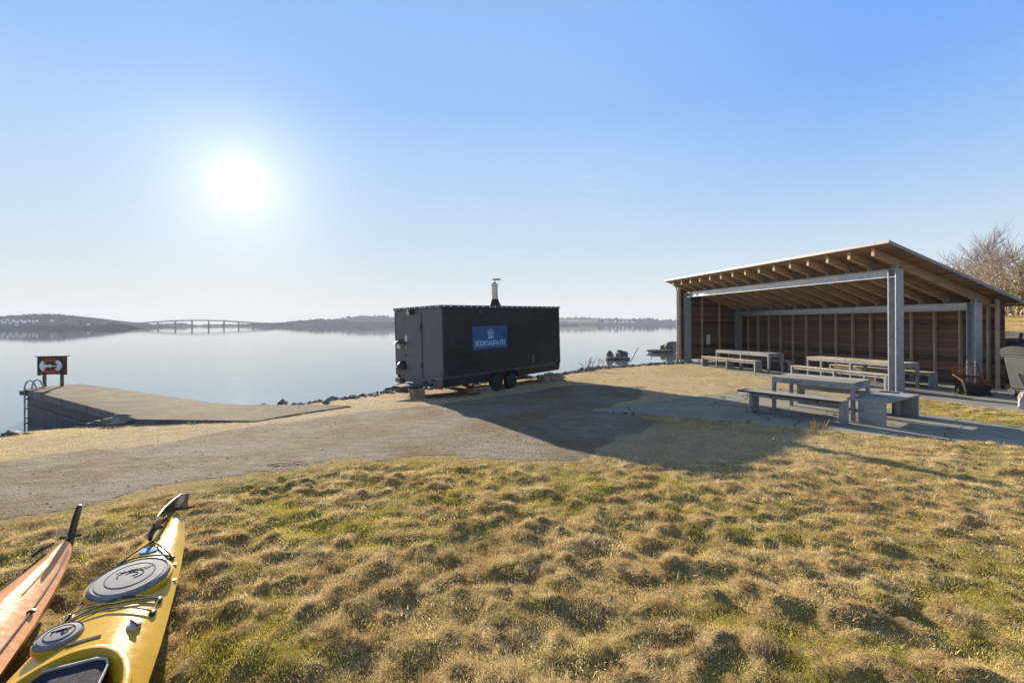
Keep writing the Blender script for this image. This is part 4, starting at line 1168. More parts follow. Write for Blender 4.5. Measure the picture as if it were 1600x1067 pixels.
# ================================================================== kayaks
def ray_plane(px, py, s0, pr, t):
    rx, rz = (px - 800) / F, -(py - hz(px)) / F
    Y = (t + s0[0] * pr[0] + s0[1] * pr[1]) / (rx * pr[0] + pr[1])
    return Vector((rx * Y, Y, CAMZ + rz * Y))
HW = [(0, .03), (.05, .055), (.15, .083), (.4, .13), (.67, .17), (.93, .203), (1.2, .23), (1.5, .258), (1.7, .275), (2.05, .295), (2.5, .305), (3.0, .295), (3.5, .26), (4.0, .20), (4.5, .125), (4.85, .065), (5.1, .025), (5.2, .008)]
def hwf(s): return float(np.interp(s, [a for a, b in HW], [b for a, b in HW]))
def make_kayak(name, label, s0, d, mat_, zbase, ridge=0.0, cockpit=True):
    yaw = math.atan2(d[1], d[0])
    k = thing(name, label, 'kayak', (s0[0], s0[1], zbase), (0, 0, yaw))
    # local frame: +x along the boat towards the bow, +y to its left seen towards the bow; photo right is -y ... see T()
    S = list(np.linspace(0, 5.2, 131)); NP = 40
    hs_ = [(0, .285), (.3, .275), (1.0, .29), (1.6, .30), (2.6, .32), (3.6, .31), (4.6, .32), (5.2, .36)]
    hd = lambda s: float(np.interp(s, [a for a, b in hs_], [b for a, b in hs_]))
    hg = lambda s: hd(s) - .018 - .055 * min(1, hwf(s) / .3) - ridge * min(1, hwf(s) / .2)
    kl = lambda s: .16 * max(0, 1 - s / .55) ** 1.8 + .17 * max(0, (s - 4.6) / .6) ** 2
    v = []; f = []
    for s in S:
        w_ = hwf(s); H = hd(s); G = hg(s); K = min(kl(s), G - .01)
        for j in range(NP):
            t = j / NP
            if t < .5:      # deck from right gunwale to left gunwale
                u = 1 - 4 * t
                y = -w_ * u
                if ridge: z = G + (H - G) * (1 - abs(u) ** 1.25)
                else: z = G + (H - G) * (1 - abs(u) ** 2.6)
            else:           # hull below
                u = (t - .5) * 4 - 1
                a = abs(u)
                y = -w_ * u * (1.0 if a > .98 else 1) 
                z = K + (G - K) * (a ** 3.2)
            v.append((s, y, z))
    n = len(S)
    for i in range(n - 1):
        for j in range(NP):
            j2 = (j + 1) % NP
            sm = (S[i] + S[i + 1]) / 2
            if cockpit and j < NP // 2:
                u = 1 - 4 * (j + .5) / NP; y = -hwf(sm) * u
                if ((sm - 2.18) / .435) ** 2 + ((y) / .225) ** 2 < 1: continue
            f.append((i * NP + j, i * NP + j2, (i + 1) * NP + j2, (i + 1) * NP + j))
    f.append(tuple(range(NP))); f.append(tuple((n - 1) * NP + j for j in range(NP - 1, -1, -1)))
    m = MB(); m.add(v, f, None, True)
    hull = m.build('hull', mat_, k)
    def dz(s, y):
        w_ = hwf(s); u = min(1, abs(y) / w_); return hg(s) + (hd(s) - hg(s)) * (1 - u ** (1.25 if ridge else 2.6))
    return k, hull, dz
d_ = Vector((.427, -.904)).normalized(); s0_k = (-2.685, 3.61); prr = Vector((.904, .427)).normalized()
yk, yhull, ydz = make_kayak('kayak', 'yellow sea kayak with two grey rubber hatches lying on the grass', s0_k, d_, M['yellow'], 0.01)
# photo-right t  ->  local y = +t?  (local y axis is d rotated +90 deg)
ly_ax = Vector((-d_.y, d_.x)); sgn = 1 if ly_ax.dot(prr) > 0 else -1
def T(s, t, up=0.0): return Vector((s, sgn * t, ydz(s, t) + up))
# seam moulding along the gunwale
for sd in (-1, 1):
    pass
def oval_hatch(s, t, a, b, name, swirl=True):
    c = T(s, t, 0); z = c.z - .012
    Mx_ = Matrix.Translation((c.x, c.y, z)) @ Matrix.Diagonal((a, b, 1, 1))
    m = MB(); m.lathe([(1.10, 0.0), (1.09, .018), (1.03, .022), (1.02, .005)], Mx_, 64)
    r_ = m.build('hatch_rim', M['yellow'], yk)
    m = MB(); m.lathe([(1.0, .0), (1.015, .022), (1.0, .036), (.95, .042), (.93, .037), (.88, .037), (.86, .041), (.5, .046), (.01, .047)], Mx_, 64)
    h = m.build(name, M['hatch'], yk)
    zz = z + .0465
    m = MB()
    def P_(u, v_): return Vector((c.x + u * a, c.y + sgn * v_ * b, zz - .0025 * (abs(u) + abs(v_))))
    ring = [P_(.62 * math.cos(q), .62 * math.sin(q)) for q in [2 * PI * i / 40 for i in range(41)]]
    m.tube(ring, .0025, 5)
    if swirl:
        m.tube([P_(.22 * math.cos(q) - .0, .34 * math.sin(q)) for q in [PI * (.15 + 1.5 * i / 20) for i in range(21)]], .004, 5)
        m.tube([P_(-.02 + .10 * math.cos(q), .02 + .16 * math.sin(q)) for q in [PI * (.1 + 1.3 * i / 14) for i in range(15)]], .004, 5)
        # script-like name across the lid
        m.tube([P_(-.22 + .05 * math.sin(i * 1.9), -.42 + .85 * i / 26) for i in range(27)], .0035, 5)
        m.tube([P_(-.28, -.1), P_(-.33, .5)], .003, 5)
    m.build('moulded_lines', M['hatchink'], h)
    return h
oval_hatch(1.05, -.012, .225, .182, 'oval_hatch')
oval_hatch(1.515, -.158, .098, .088, 'round_hatch')
# cockpit
m = MB(); n_ = 72
def ell(a, b, z, cs=2.18, dy=0): return [(cs + a * math.cos(2 * PI * i / n_), dy + b * math.sin(2 * PI * i / n_), z) for i in range(n_)]
zc_ = ydz(2.1, 0)
rings = [ell(.478, .268, zc_ - .03), ell(.474, .264, zc_ + .012), ell(.462, .254, zc_ + .018), ell(.445, .238, zc_ + .017), ell(.438, .232, zc_ + .008), ell(.405, .208, zc_ - .03), ell(.40, .205, zc_ - .16), ell(.38, .19, zc_ - .27)]
v = [p for r in rings for p in r]; f = []
for i in range(len(rings) - 1):
    for j in range(n_):
        j2 = (j + 1) % n_; f.append((i * n_ + j, i * n_ + j2, (i + 1) * n_ + j2, (i + 1) * n_ + j))
f.append(tuple((len(rings) - 1) * n_ + j for j in range(n_)))
m.add(v, f, None, True); m.build('cockpit_rim', M['yellow'], yk)
m = MB(); SPX = []
pl = [(.0, -.175), (.03, -.18), (.50, -.18), (.50, .125), (.06, .125), (.02, .11), (0, .07)]
def seatpt(a, b, up): return Vector((1.80 + a, sgn * b, zc_ - .005 - a * .10 + up))
top_ = [seatpt(a, b, 0) for a, b in pl]; bot_ = [seatpt(a, b, -.06) for a, b in pl]; q_ = len(pl)
m.add(top_ + bot_, [tuple(range(q_)), tuple(range(2 * q_ - 1, q_ - 1, -1))] + [(i, q_ + i, q_ + (i + 1) % q_, (i + 1) % q_) for i in range(q_)])
st_ = m.build('seat_back', M['seat'], yk, bevel=.012)
m = MB(); m.tube([p + Vector((0, 0, .004)) for p in top_] + [top_[0] + Vector((0, 0, .004))], .006, 6); m.build('piping', M['greytag'], st_)
m = MB(); m.tube([seatpt(.22 + .07 * math.cos(q), -.02 + .05 * math.sin(q), .004) for q in [2 * PI * i / 24 for i in range(25)]], .005, 6)
m.tube([seatpt(.08, -.10, .004), seatpt(.17, -.05, .004)], .004, 6); m.tube([seatpt(.17, .02, .004), seatpt(.36, .07, .004)], .004, 6)
m.build('stitching', M['cord'], st_)
# fittings
def K2(px, py, z=.3):
    q = Vector(at(px, py, z)) - Vector(s0_k); return q.dot(d_), q.dot(prr)
fits = {}
for nm, q in dict(a=(180, 876), b=(267, 866), c=(238, 846), d=(101, 953), e=(86, 976), f=(247, 931), g=(237, 952), h=(116, 929)).items():
    s, t = K2(*q); hw_ = hwf(s) * .93; t = max(-hw_, min(hw_, t)); fits[nm] = (s, t)
for nm, (s, t) in fits.items():
    if nm == 'c': continue
    m = MB(); p = T(s, t, -.002); m.lathe([(.020, 0), (.022, .008), (.014, .016), (.006, .018)], Matrix.Translation(p) @ Matrix.Diagonal((1.4, .8, 1, 1)), 14); m.build('deck_fitting', M['kayakblack'], yk)
def deckline(pts, r=.0045, up=.014):
    q = []
    for (s0a, t0), (s1a, t1) in zip(pts[:-1], pts[1:]):
        for i in range(8):
            u = i / 8; q.append(T(s0a + (s1a - s0a) * u, t0 + (t1 - t0) * u, up))
    q.append(T(*pts[-1], up)); return q
m = MB(); m.tube(deckline([fits['a'], fits['c'], fits['b'], fits['a']]), .006, 6)
m.build('deck_cord', M['cord'], yk)
for pts in ([fits['d'], ((fits['d'][0] + fits['f'][0]) / 2 + .05, 0), fits['f']], [fits['e'], (1.36, -.02), fits['g']], [fits['d'], fits['e']], [fits['f'], fits['g']], [fits['e'], (1.27, 0.0), fits['f']], [fits['h'], fits['d']]):
    m = MB(); m.tube(deckline(pts, up=.013), .0036, 6); m.build('deck_cord', M['cord'], yk)
s, t = K2(208, 977); m = MB(); p = T(s, t, -.003)
m.lathe([(.036, 0), (.037, .012), (.026, .02), (.01, .022)], Matrix.Translation(p) @ Matrix.Diagonal((1.1, .85, 1, 1)), 20); fl = m.build('filler_cap', M['greytag'], yk)
m = MB(); m.tube([p + Vector((-.03, -.02, .02)), p + Vector((.0, .0, .028)), p + Vector((.03, .025, .02))], .007, 6); m.build('cap_toggle', M['kayakblack'], fl)
s, t = K2(130, 1004); m = MB(); p = T(s, t, .001); Mp = Matrix.Translation(p) @ Matrix.Rotation(sgn * .12, 4, 'Z')
m.box(-.011, .011, -.06, .06, 0, .003, Mp); m.build('name_plate', M['hatchink'], yk)
# rudder folded on the stern, drawn in the boat's own upright plane
def blade(pxs, s0, pr, t, th, parent, name, m_, inv):
    pts = [ray_plane(x, y, s0, pr, t) for x, y in pxs]
    n3 = Vector((pr[0], pr[1], 0)) * th
    a = [inv @ (p - n3 / 2) for p in pts]; b = [inv @ (p + n3 / 2) for p in pts]; q = len(pts); m = MB()
    m.add(a + b, [tuple(range(q)), tuple(range(2 * q - 1, q - 1, -1))] + [(i, q + i, q + (i + 1) % q, (i + 1) % q) for i in range(q)])
    return m.build(name, m_, parent, bevel=.004)
bpy.context.view_layer.update()
def inv_of(k): return (Matrix.Translation(k.location) @ Euler(k.rotation_euler).to_matrix().to_4x4()).inverted()
iy = inv_of(yk)
rud = blade([(289, 770), (282, 771), (268, 781), (255, 793), (245, 806), (239, 818), (239, 826), (246, 823), (256, 815), (266, 805), (275, 797), (284, 788)], s0_k, prr, -.055, .014, yk, 'rudder', M['kayakblack'], iy)
blade([(290, 771), (286, 771), (278, 792), (277, 797), (289, 797), (287, 784)], s0_k, prr, .004, .05, yk, 'rudder_stock', M['kayakblack'], iy)
m = MB(); q = iy @ ray_plane(292, 793, s0_k, prr, .03); m.tube([q + Vector((0, -.05, 0)), q + Vector((0, .05, 0))], .008, 8); m.build('rudder_yoke', M['kayakblack'], yk)
m = MB(); s, t = K2(240, 833); p = T(s, t, .02); m.tube([p + Vector((-.05, .03, .02)), p + Vector((-.01, .0, .035)), p + Vector((.05, -.01, .012)), p + Vector((.10, 0, .0))], [.014, .022, .020, .014], 10); m.build('carry_toggle', M['kayakblack'], yk)
m = MB(); s, t = K2(233, 858); p = T(s, t, .002); m.prism([(-.035, -.05), (.03, -.055), (.045, 0), (.03, .045), (-.03, .04)], 0, .006, Matrix.Translation(p)); m.build('tape_patch', M['bluetape'], yk)
for px, py in ((272, 880), (271, 902)):
    s, t = K2(px, py, .27); t = min(t, hwf(s) * .93); m = MB(); p = T(s, t, 0); m.lathe([(.013, 0), (.011, .007)], Matrix.Translation(p), 10); m.build('rivet', M['greytag'], yk)
# orange kayak
d2 = Vector((.428, -.904)).normalized(); s02 = (-3.21, 3.24); pr2 = Vector((-d2.y, d2.x)); pr2 = pr2 if pr2.x > 0 else -pr2
ok_, ohull, odz = make_kayak('kayak', 'orange sea kayak with an upright black rudder at the left edge', s02, d2, M['orange'], -.02, ridge=.05, cockpit=True)
io = inv_of(ok_)
blade([(125, 788), (121.5, 789), (116, 802), (110, 822), (105, 845), (100, 862), (106, 866), (111, 852), (117, 826), (122, 806), (125, 796)], s02, pr2, .0, .018, ok_, 'rudder', M['kayakblack'], io)
m = MB(); p = io @ ray_plane(109, 838, s02, pr2, 0); m.tube([p + Vector((-.03, 0, 0)), p + Vector((.06, 0, -.01))], .02, 8); m.tube([p + Vector((0, -.06, 0)), p + Vector((0, .06, 0))], .009, 8); m.build('rudder_stock', M['kayakblack'], ok_)
m = MB(); m.tube([(.03, -.055, .285), (.10, -.085, .28), (.17, -.105, .27)], [.012, .015, .012], 8); m.build('carry_toggle', M['kayakblack'], ok_)
zc2 = odz(2.1, 0)
m = MB()
rings = [ell(.475, .262, zc2 - .05), ell(.47, .258, zc2 + .018), ell(.455, .246, zc2 + .03), ell(.415, .215, zc2 + .032), ell(.395, .198, zc2 - .03), ell(.38, .19, zc2 - .25)]
v = [p for r in rings for p in r]; f = []
for i in range(len(rings) - 1):
    for j in range(n_):
        j2 = (j + 1) % n_; f.append((i * n_ + j, i * n_ + j2, (i + 1) * n_ + j2, (i + 1) * n_ + j))
f.append(tuple((len(rings) - 1) * n_ + j for j in range(n_)))
m.add(v, f, None, True); m.build('cockpit_rim', M['kayakblack'], ok_)
for sd in (-1, 1):
    m = MB(); pts = []
    for s in np.linspace(.12, 1.6, 24): y = sd * hwf(s) * .80; pts.append((s, y, odz(s, y) + .008))
    m.tube(pts, .005, 6); m.build('deck_cord', M['cord'], ok_)
for sd, s in ((1, .85), (-1, .85), (1, 1.5), (-1, 1.5)):
    y = sd * hwf(s) * .80; m = MB(); m.lathe([(.018, 0), (.02, .01), (.008, .016)], Matrix.Translation((s, y, odz(s, y))), 12); m.build('deck_fitting', M['kayakblack'], ok_)
for (sa, sb, sd) in ((.35, .72, .35), (.30, .75, -.35)):
    m = MB(); m.tube([(s, sd * hwf(s), odz(s, sd * hwf(s)) + .001) for s in np.linspace(sa, sb, 12)], [.002] + [.006] * 10 + [.002], 6, flat=.5); m.build('moulded_rib', M['orange'], ok_)

# ================================================================== rocks and stones
def rock_mesh(r, sub=3, seed=0, flat=(1, 1, .7), amp=.35):
    bm = bmesh.new(); bmesh.ops.create_icosphere(bm, subdivisions=sub, radius=1)
    o_ = Vector((seed * 7.3, seed * 3.1, seed * 1.7))
    for v in bm.verts:
        p = v.co.copy()
        n = mnoise.fractal(p * 1.1 + o_, 1.0, 2.0, 4) * amp
        c = mnoise.cell(p * 1.6 + o_) * .12
        v.co = Vector((p.x * flat[0], p.y * flat[1], p.z * flat[2])) * r * (1 + n + c)
    me = bpy.data.meshes.new('rock'); bm.to_mesh(me); bm.free(); return me
def rock(name, label, px, py, z, r, flat, m_, seed, cat='rock', group=None, rot=0, sink=.3):
    x, y = at(px, py, z)
    me = rock_mesh(r, 3, seed, flat); me.materials.append(m_)
    o = bpy.data.objects.new(name, me); COL.objects.link(o); o.location = (x, y, z + r * flat[2] * (1 - sink) * .5); o.rotation_euler = (0, 0, rot)
    return tag(o, label, cat, group)
rock('rock', 'low pale rock on the beach against the pier wall', 188, 662, -.36, .30, (1.35, .7, .5), M['rock'], 1)
rock('rock', 'dark flat rock on the beach left of the pale rock', 158, 664, -.45, .22, (1.3, .6, .35), M['darkrock'], 2)
rock('rock', 'smaller of two square boulders standing in the water', 953, 560, SEA, .42, (.72, .6, .8), M['darkrock'], 3, sink=-.9)
rock('rock', 'larger of two square boulders standing in the water', 972, 560.5, SEA, .55, (1.0, .7, .72), M['darkrock'], 4, sink=-.7)
rock('rock', 'flat dark ledge under the two boulders in the water', 964, 562, SEA, .80, (1.3, .6, .24), M['darkrock'], 5)
rock('rock', 'highest dark rock of the islet in the water left of the shelter', 1056, 550.5, SEA, 1.35, (1.2, .8, .50), M['darkrock'], 6, sink=.2)
rock('rock', 'long low dark rock of the islet, pointing away from the shelter', 1040, 551.5, SEA, 1.05, (1.5, .7, .26), M['darkrock'], 12, sink=.2)
rock('rock', 'small dark rock in front of the rock islet', 1046, 555, SEA, .5, (1.3, .6, .25), M['darkrock'], 8)
rock('rock', 'pale lumpy rock at the right edge by the bin', 1603, 640, -.12, .17, (.8, .6, 1.4), M['palerock'], 9, sink=-.6)
for i, (px, py, z, r) in enumerate(((25, 687, -.72, .24), (14, 699, -.66, .20))):
    rock('grassy_tussock_rock', ('dark mossy hump on the beach edge far left' if i == 0 else 'darker mossy hump just below the other one far left'), px, py, z, r, (1.3, .8, .6), M['darkrock'], 20 + i, 'hump')
# stones along the shore: far too many to count
V = []; Fc = []; base = []
for k in range(6):
    bm = bmesh.new(); bmesh.ops.create_icosphere(bm, subdivisions=1, radius=1)
    for v in bm.verts: v.co *= 1 + .35 * (mnoise.noise(v.co * 1.3 + Vector((k * 5, 0, 0))))
    base.append((np.array([v.co[:] for v in bm.verts]), np.array([[q.index for q in f.verts] for f in bm.faces]))); bm.free()
lip = LIP[3:11]
segl = np.hypot(*(lip[1:] - lip[:-1]).T); cum = np.r_[0, np.cumsum(segl)]
off = 0
for k in range(5200):
    t = rng.random() * cum[-1]; i = min(len(segl) - 1, int(np.searchsorted(cum, t) - 1)); i = max(i, 0); u = (t - cum[i]) / segl[i]
    p = lip[i] * (1 - u) + lip[i + 1] * u; dv = (lip[i + 1] - lip[i]) / segl[i]; nv = np.array([-dv[1], dv[0]])
    dd = rng.normal(.75, .7)
    if p[0] > 0: dd = rng.normal(.35, .5)
    q = p + nv * dd
    if edge_dist(np.array([q[0]]), np.array([q[1]]), PIER)[0] > -.1 or dd < -.5: continue
    z = gz(q[0], q[1])
    if z < SEA - .15: continue
    r = .03 + .085 * rng.random() ** 2.5
    if rng.random() < .04: r *= 1.9
    bv, bf = base[k % 6]
    a = rng.random() * 6.28; R3 = np.array([[math.cos(a), -math.sin(a), 0], [math.sin(a), math.cos(a), 0], [0, 0, 1]])
    sc_ = np.array([1 + .5 * rng.random(), .8 + .3 * rng.random(), .55 + .3 * rng.random()])
    V.append((bv * sc_ * r) @ R3.T + np.array([q[0], q[1], z + r * .25])); Fc.append(bf + off); off += len(bv)
tag(np_mesh('shore_stones', np.concatenate(V), np.concatenate(Fc), M['rock'], False), kind='stuff')
# leaning pole and mooring posts at the waterline
def post(name, label, pa, pb, r, m_, cat='post'):
    a = Vector(pa); m = MB(); m.tube([Vector((0, 0, 0)), (Vector(pb) - a) * .5, Vector(pb) - a], [r, r * .95, r * .85], 8)
    o = m.build(name, m_); o.location = a; return tag(o, label, cat)
b_ = at_depth(985, 564, 22.2); t_ = at_depth(996.5, 543.5, 22.6); post('leaning_pole', 'thin grey pole leaning out of the shore stones', b_, t_, .035, M['greytag'], 'pole')
b_ = at_depth(1017.5, 562, 23.5); t_ = at_depth(1017.5, 546, 23.5); post('stake', 'thin upright stake in the shallows between the boulders and the islet', b_, t_, .02, M['bark'], 'stake')
b_ = at_depth(1054.5, 560, 24.5); t_ = at_depth(1053.8, 534, 24.5); post('stake', 'pale weathered stake standing against the rock islet', b_, t_, .05, M['postwood'], 'stake')
# dead weeds by the water
def weeds(name, label, px, py, Y, n, h, spread, m_, cat='plant'):
    x, y, z = at_depth(px, py, Y); m = MB()
    for k in range(n):
        a = random.uniform(0, 6.28); l = h * random.uniform(.5, 1); d = Vector((math.cos(a), math.sin(a), 0)) * spread * random.random()
        o_ = Vector((random.uniform(-.2, .2), random.uniform(-.15, .15), -.05))
        pts = [o_, o_ + d * .4 + Vector((0, 0, l * .6)), o_ + d + Vector((0, 0, l))]
        m.tube(pts, [.008, .006, .003], 4)
        for q in range(3):
            b = o_ + d * (.5 + .15 * q) + Vector((0, 0, l * (.55 + .13 * q))); m.tube([b, b + Vector((random.uniform(-.12, .12), random.uniform(-.08, .08), .14))], [.004, .002], 3)
    o = m.build(name, m_); o.location = (x, y, z); return tag(o, label, cat)
weeds('dead_weed', 'wispy dead weed at the water edge right of the trailer', 921, 578, 19.6, 14, .62, .5, M['twig'])
weeds('dead_weed', 'thin dead weed by the stones below the two boulders', 942, 572, 20.6, 6, .5, .3, M['twig'])
weeds('dead_weed', 'dead weed beside the pale stake near the shelter', 1040, 562, 22.5, 8, .45, .4, M['twig'])
weeds('dead_weed', 'tuft of dry weed at the edge of the cracked slabs', 1282, 672, 7.8, 9, .15, .12, M['pale'])

# ================================================================== stone wall, hillside plants behind the shelter
def bankpt(t, off=0):
    i = 0; L_ = np.hypot(*(BANKLINE[1:] - BANKLINE[:-1]).T); c_ = np.r_[0, np.cumsum(L_)]
    i = int(np.clip(np.searchsorted(c_, t) - 1, 0, len(L_) - 1)); u = (t - c_[i]) / L_[i]
    p = BANKLINE[i] * (1 - u) + BANKLINE[i + 1] * u; dv = (BANKLINE[i + 1] - BANKLINE[i]) / L_[i]
    return p + np.array([-dv[1], dv[0]]) * off
mw = MB(); total = float(np.hypot(*(BANKLINE[1:] - BANKLINE[:-1]).T).sum())
swall = thing('stone_wall', 'dark dry stone retaining wall behind the bin and shelter', 'wall', (*bankpt(total * .5), -.15))
off3 = Vector(swall.location)
for row in range(5):
    t = 2 + random.uniform(0, .3); h = .33
    while t < total * .72:
        l = random.uniform(.35, .9); c = bankpt(t + l / 2, .02 + random.uniform(-.04, .04)); n1_ = bankpt(t, .02); n2_ = bankpt(t + l, .02)
        a = math.atan2(n2_[1] - n1_[1], n2_[0] - n1_[0])
        Mx_ = Matrix.Translation(Vector((c[0], c[1], -.15 + row * h)) - off3) @ Matrix.Rotation(a + random.uniform(-.05, .05), 4, 'Z') @ Matrix.Rotation(random.uniform(-.05, .05), 4, 'Y')
        w2, d2_ = l / 2 - .015, .22
        j = lambda: random.uniform(-.03, .03)
        v = [(sx * w2 + j(), sy * d2_ + j(), sz * (h - .02) + j()) for sz in (0, 1) for sx, sy in ((-1, -1), (1, -1), (1, 1), (-1, 1))]
        mw.add(v, [(0, 3, 2, 1), (4, 5, 6, 7), (0, 1, 5, 4), (1, 2, 6, 5), (2, 3, 7, 6), (3, 0, 4, 7)], Mx_)
        t += l
mw.build('wall_stones', M['darkrock'], swall, bevel=.03)

def bare_tree(name, label, x, y, z, h, seed, m_, spread=.55, depth=5, r0=.12, lean=(0, 0), trunks=1, kids=3, group=None, twig=None, up=.35):
    rr = random.Random(seed)
    t = thing(name, label, 'tree', (x, y, z), group=group)
    tm = MB(); cm = MB()
    def grow(p, d, l, r, k):
        segs = 4; pts = [p]; q = p.copy(); dd = d.copy()
        for i in range(segs):
            dd = (dd + Vector((rr.uniform(-.16, .16), rr.uniform(-.16, .16), rr.uniform(-.03, .10)))).normalized()
            q = q + dd * l / segs; pts.append(q.copy())
        rs = [r * (1 - .45 * i / segs) for i in range(segs + 1)]
        (tm if k >= depth - 1 else cm).tube(pts, rs, 7 if k >= depth - 1 else (5 if k > 1 else 3), caps=False)
        if k <= 0: return
        n = kids + (1 if k < depth and rr.random() < .5 else 0)
        for i in range(n):
            f = .35 + .65 * (i + rr.random() * .6) / n
            b = pts[min(segs, int(f * segs))]
            a = rr.uniform(0, 6.28); s_ = spread * rr.uniform(.6, 1.25)
            nd = (dd + Vector((math.cos(a) * s_, math.sin(a) * s_, up * rr.random()))).normalized()
            grow(b, nd, l * rr.uniform(.55, .78), r * .55 * rr.uniform(.8, 1.1), k - 1)
        grow(pts[-1], dd, l * .7, r * .5, k - 1)
    for i in range(trunks):
        a = 2 * PI * i / max(1, trunks) + rr.random()
        s_ = .0 if trunks == 1 else .42
        grow(Vector((0.12 * math.cos(a) * (trunks > 1), .12 * math.sin(a) * (trunks > 1), -.2)), Vector((lean[0] + math.cos(a) * s_, lean[1] + math.sin(a) * s_, 1)).normalized(), h * .36, r0, depth)
    tm.build('trunk', m_, t); cm.build('crown', twig or m_, t)
    return t
def tpos(px, Y): return ((px - 800) / F * Y, Y)
x, y = tpos(1512, 40); bare_tree('bare_tree', 'distant bare brown tree with a round crown behind the roof', x, y, gzs(x, y), 8.2, 3, M['bark'], .85, 5, .17, twig=M['twig'], up=.1, kids=3)
x, y = tpos(1541, 43); bare_tree('bare_tree', 'second, thinner bare tree just right of the round crowned one', x, y, gzs(x, y), 7.2, 11, M['bark'], .8, 5, .14, twig=M['twig'], up=.1, kids=3)
x, y = tpos(1588, 24); bare_tree('bare_tree', 'large bare tree with long upright pale branches at the right edge', x, y, gzs(x, y), 4.6, 5, M['barkpale'], .50, 4, .09, trunks=4, twig=M['bark'], up=.3, kids=2)
x, y = tpos(1640, 22); bare_tree('bare_tree', 'bare tree reaching in over the right edge of the picture', x, y, gzs(x, y), 4.8, 17, M['barkpale'], .55, 4, .09, trunks=4, twig=M['bark'], up=.3, kids=2)

def leaf_cloud(name, label, cx, cy, cz, rx, ry_, rz, n, size, m_, seed, stems=7):
    r_ = np.random.default_rng(seed)
    t = thing(name, label, 'shrub', (cx, cy, cz))
    p = r_.normal(size=(n, 3)); p /= np.linalg.norm(p, axis=1)[:, None]; p *= (r_.random(n) ** .45)[:, None]
    lump = 1 + .35 * (fbm(p[:, 0] * 2.2 + seed, p[:, 2] * 2.2 + p[:, 1], seed) - .5) * 2
    p = p * lump[:, None] * np.array([rx, ry_, rz]); p[:, 2] += rz * .85
    keep = (fbm(p[:, 0] * 1.6 + seed * 3, p[:, 2] * 1.6 + p[:, 1] * 1.3, seed + 2) > .40) & (p[:, 2] > .05)
    p = p[keep]; n = len(p)
    a = r_.normal(size=(n, 3)); a /= np.linalg.norm(a, axis=1)[:, None]; b = np.cross(a, r_.normal(size=(n, 3))); b /= np.linalg.norm(b, axis=1)[:, None]
    s_ = size * (.6 + .8 * r_.random(n))[:, None]
    Vv = np.stack([p - a * s_, p + b * s_ * .55, p + a * s_, p - b * s_ * .55], 1).reshape(-1, 3)
    np_mesh('leaves', Vv, np.arange(4 * n).reshape(n, 4), m_, False, t)
    m = MB(); rr = random.Random(seed)
    for k in range(stems):
        a0 = rr.uniform(0, 6.28); q = Vector((rr.uniform(-.5, .5) * rx, rr.uniform(-.4, .4) * ry_, -.1)); pts = [q]; d = Vector((math.cos(a0) * .35, math.sin(a0) * .35, 1))
        for i in range(5):
            d = (d + Vector((rr.uniform(-.25, .25), rr.uniform(-.25, .25), 0))).normalized(); q = q + d * rz * .42; pts.append(q.copy())
            for w_ in range(3):
                dd = (d + Vector((rr.uniform(-.9, .9), rr.uniform(-.9, .9), rr.uniform(-.2, .4)))).normalized(); m.tube([q, q + dd * rz * .25, q + dd * rz * .45 + Vector((0, 0, .1))], [.012, .008, .003], 4, caps=False)
        m.tube(pts, [.05, .04, .03, .022, .015, .008], 6, caps=False)
    m.build('stems', M['barkpale'], t)
    return t
for i, (px, Y, rx, rz, lab, mt) in enumerate((
        (1500, 33, 2.4, 1.9, 'low copper leaved shrub whose top shows above the roof slope, leftmost', 'copper'),
        (1538, 28, 2.0, 1.9, 'copper leaved shrub behind the roof slope, in front of the round bare tree', 'copper'),
        (1572, 23, 1.5, 1.75, 'dense copper leaved shrub above the low end of the roof', 'copper'),
        (1612, 20.5, 1.2, 1.5, 'olive tinted shrub at the right edge above the stone wall', 'olive'))):
    x, y = tpos(px, Y); leaf_cloud('leafy_shrub', lab, x, y, gzs(x, y), rx, rx * .8, rz, 2700, .055 if i > 1 else .065, M[mt], 30 + i)

# ================================================================== far shores
def ridge(name, tops, Z, depth, m_, seed=0, amp=.10, kind='structure', base=SEA - .3, cross=14, nlen=120):
    """a real hill: crest line traced in height, rounded towards and away from the viewer"""
    px = np.array([a for a, b in tops], float); py = np.array([b for a, b in tops], float)
    xs_ = np.linspace(px[0], px[-1], nlen); yt = np.interp(xs_, px, py)
    V = []; 
    for i, x in enumerate(xs_):
        ztop = CAMZ - (yt[i] - hz(x)) / F * Z
        for j in range(cross + 1):
            u = j / cross; prof = math.sin(PI * u) ** .8
            Yw = Z + (u - .5) * 2 * depth
            zz = base + (ztop - base) * prof
            zz += (fbm(np.array([x * .08 + seed]), np.array([u * 6.0]), seed)[0] - .5) * amp * (ztop - base) * prof
            V.append(((x - 800) / F * Z, Yw, zz))
    f = [(i * (cross + 1) + j, (i + 1) * (cross + 1) + j, (i + 1) * (cross + 1) + j + 1, i * (cross + 1) + j + 1) for i in range(nlen - 1) for j in range(cross)]
    o = np_mesh(name, V, f, m_, True)
    return tag(o, kind=kind) if kind else o
woodV = []; woodF = []; woff = [0]
ico = None
bm = bmesh.new(); bmesh.ops.create_icosphere(bm, subdivisions=1, radius=1); icoV = np.array([v.co[:] for v in bm.verts]); icoF = np.array([[q.index for q in f.verts] for f in bm.faces]); bm.free()
def crown(x, y, z, r, h):
    v = icoV * (1 + .45 * (rng.random((len(icoV), 1)) - .5)) * np.array([r, r, h * .5]) + np.array([x, y, z + h * .45])
    woodV.append(v); woodF.append(icoF + woff[0]); woff[0] += len(v)
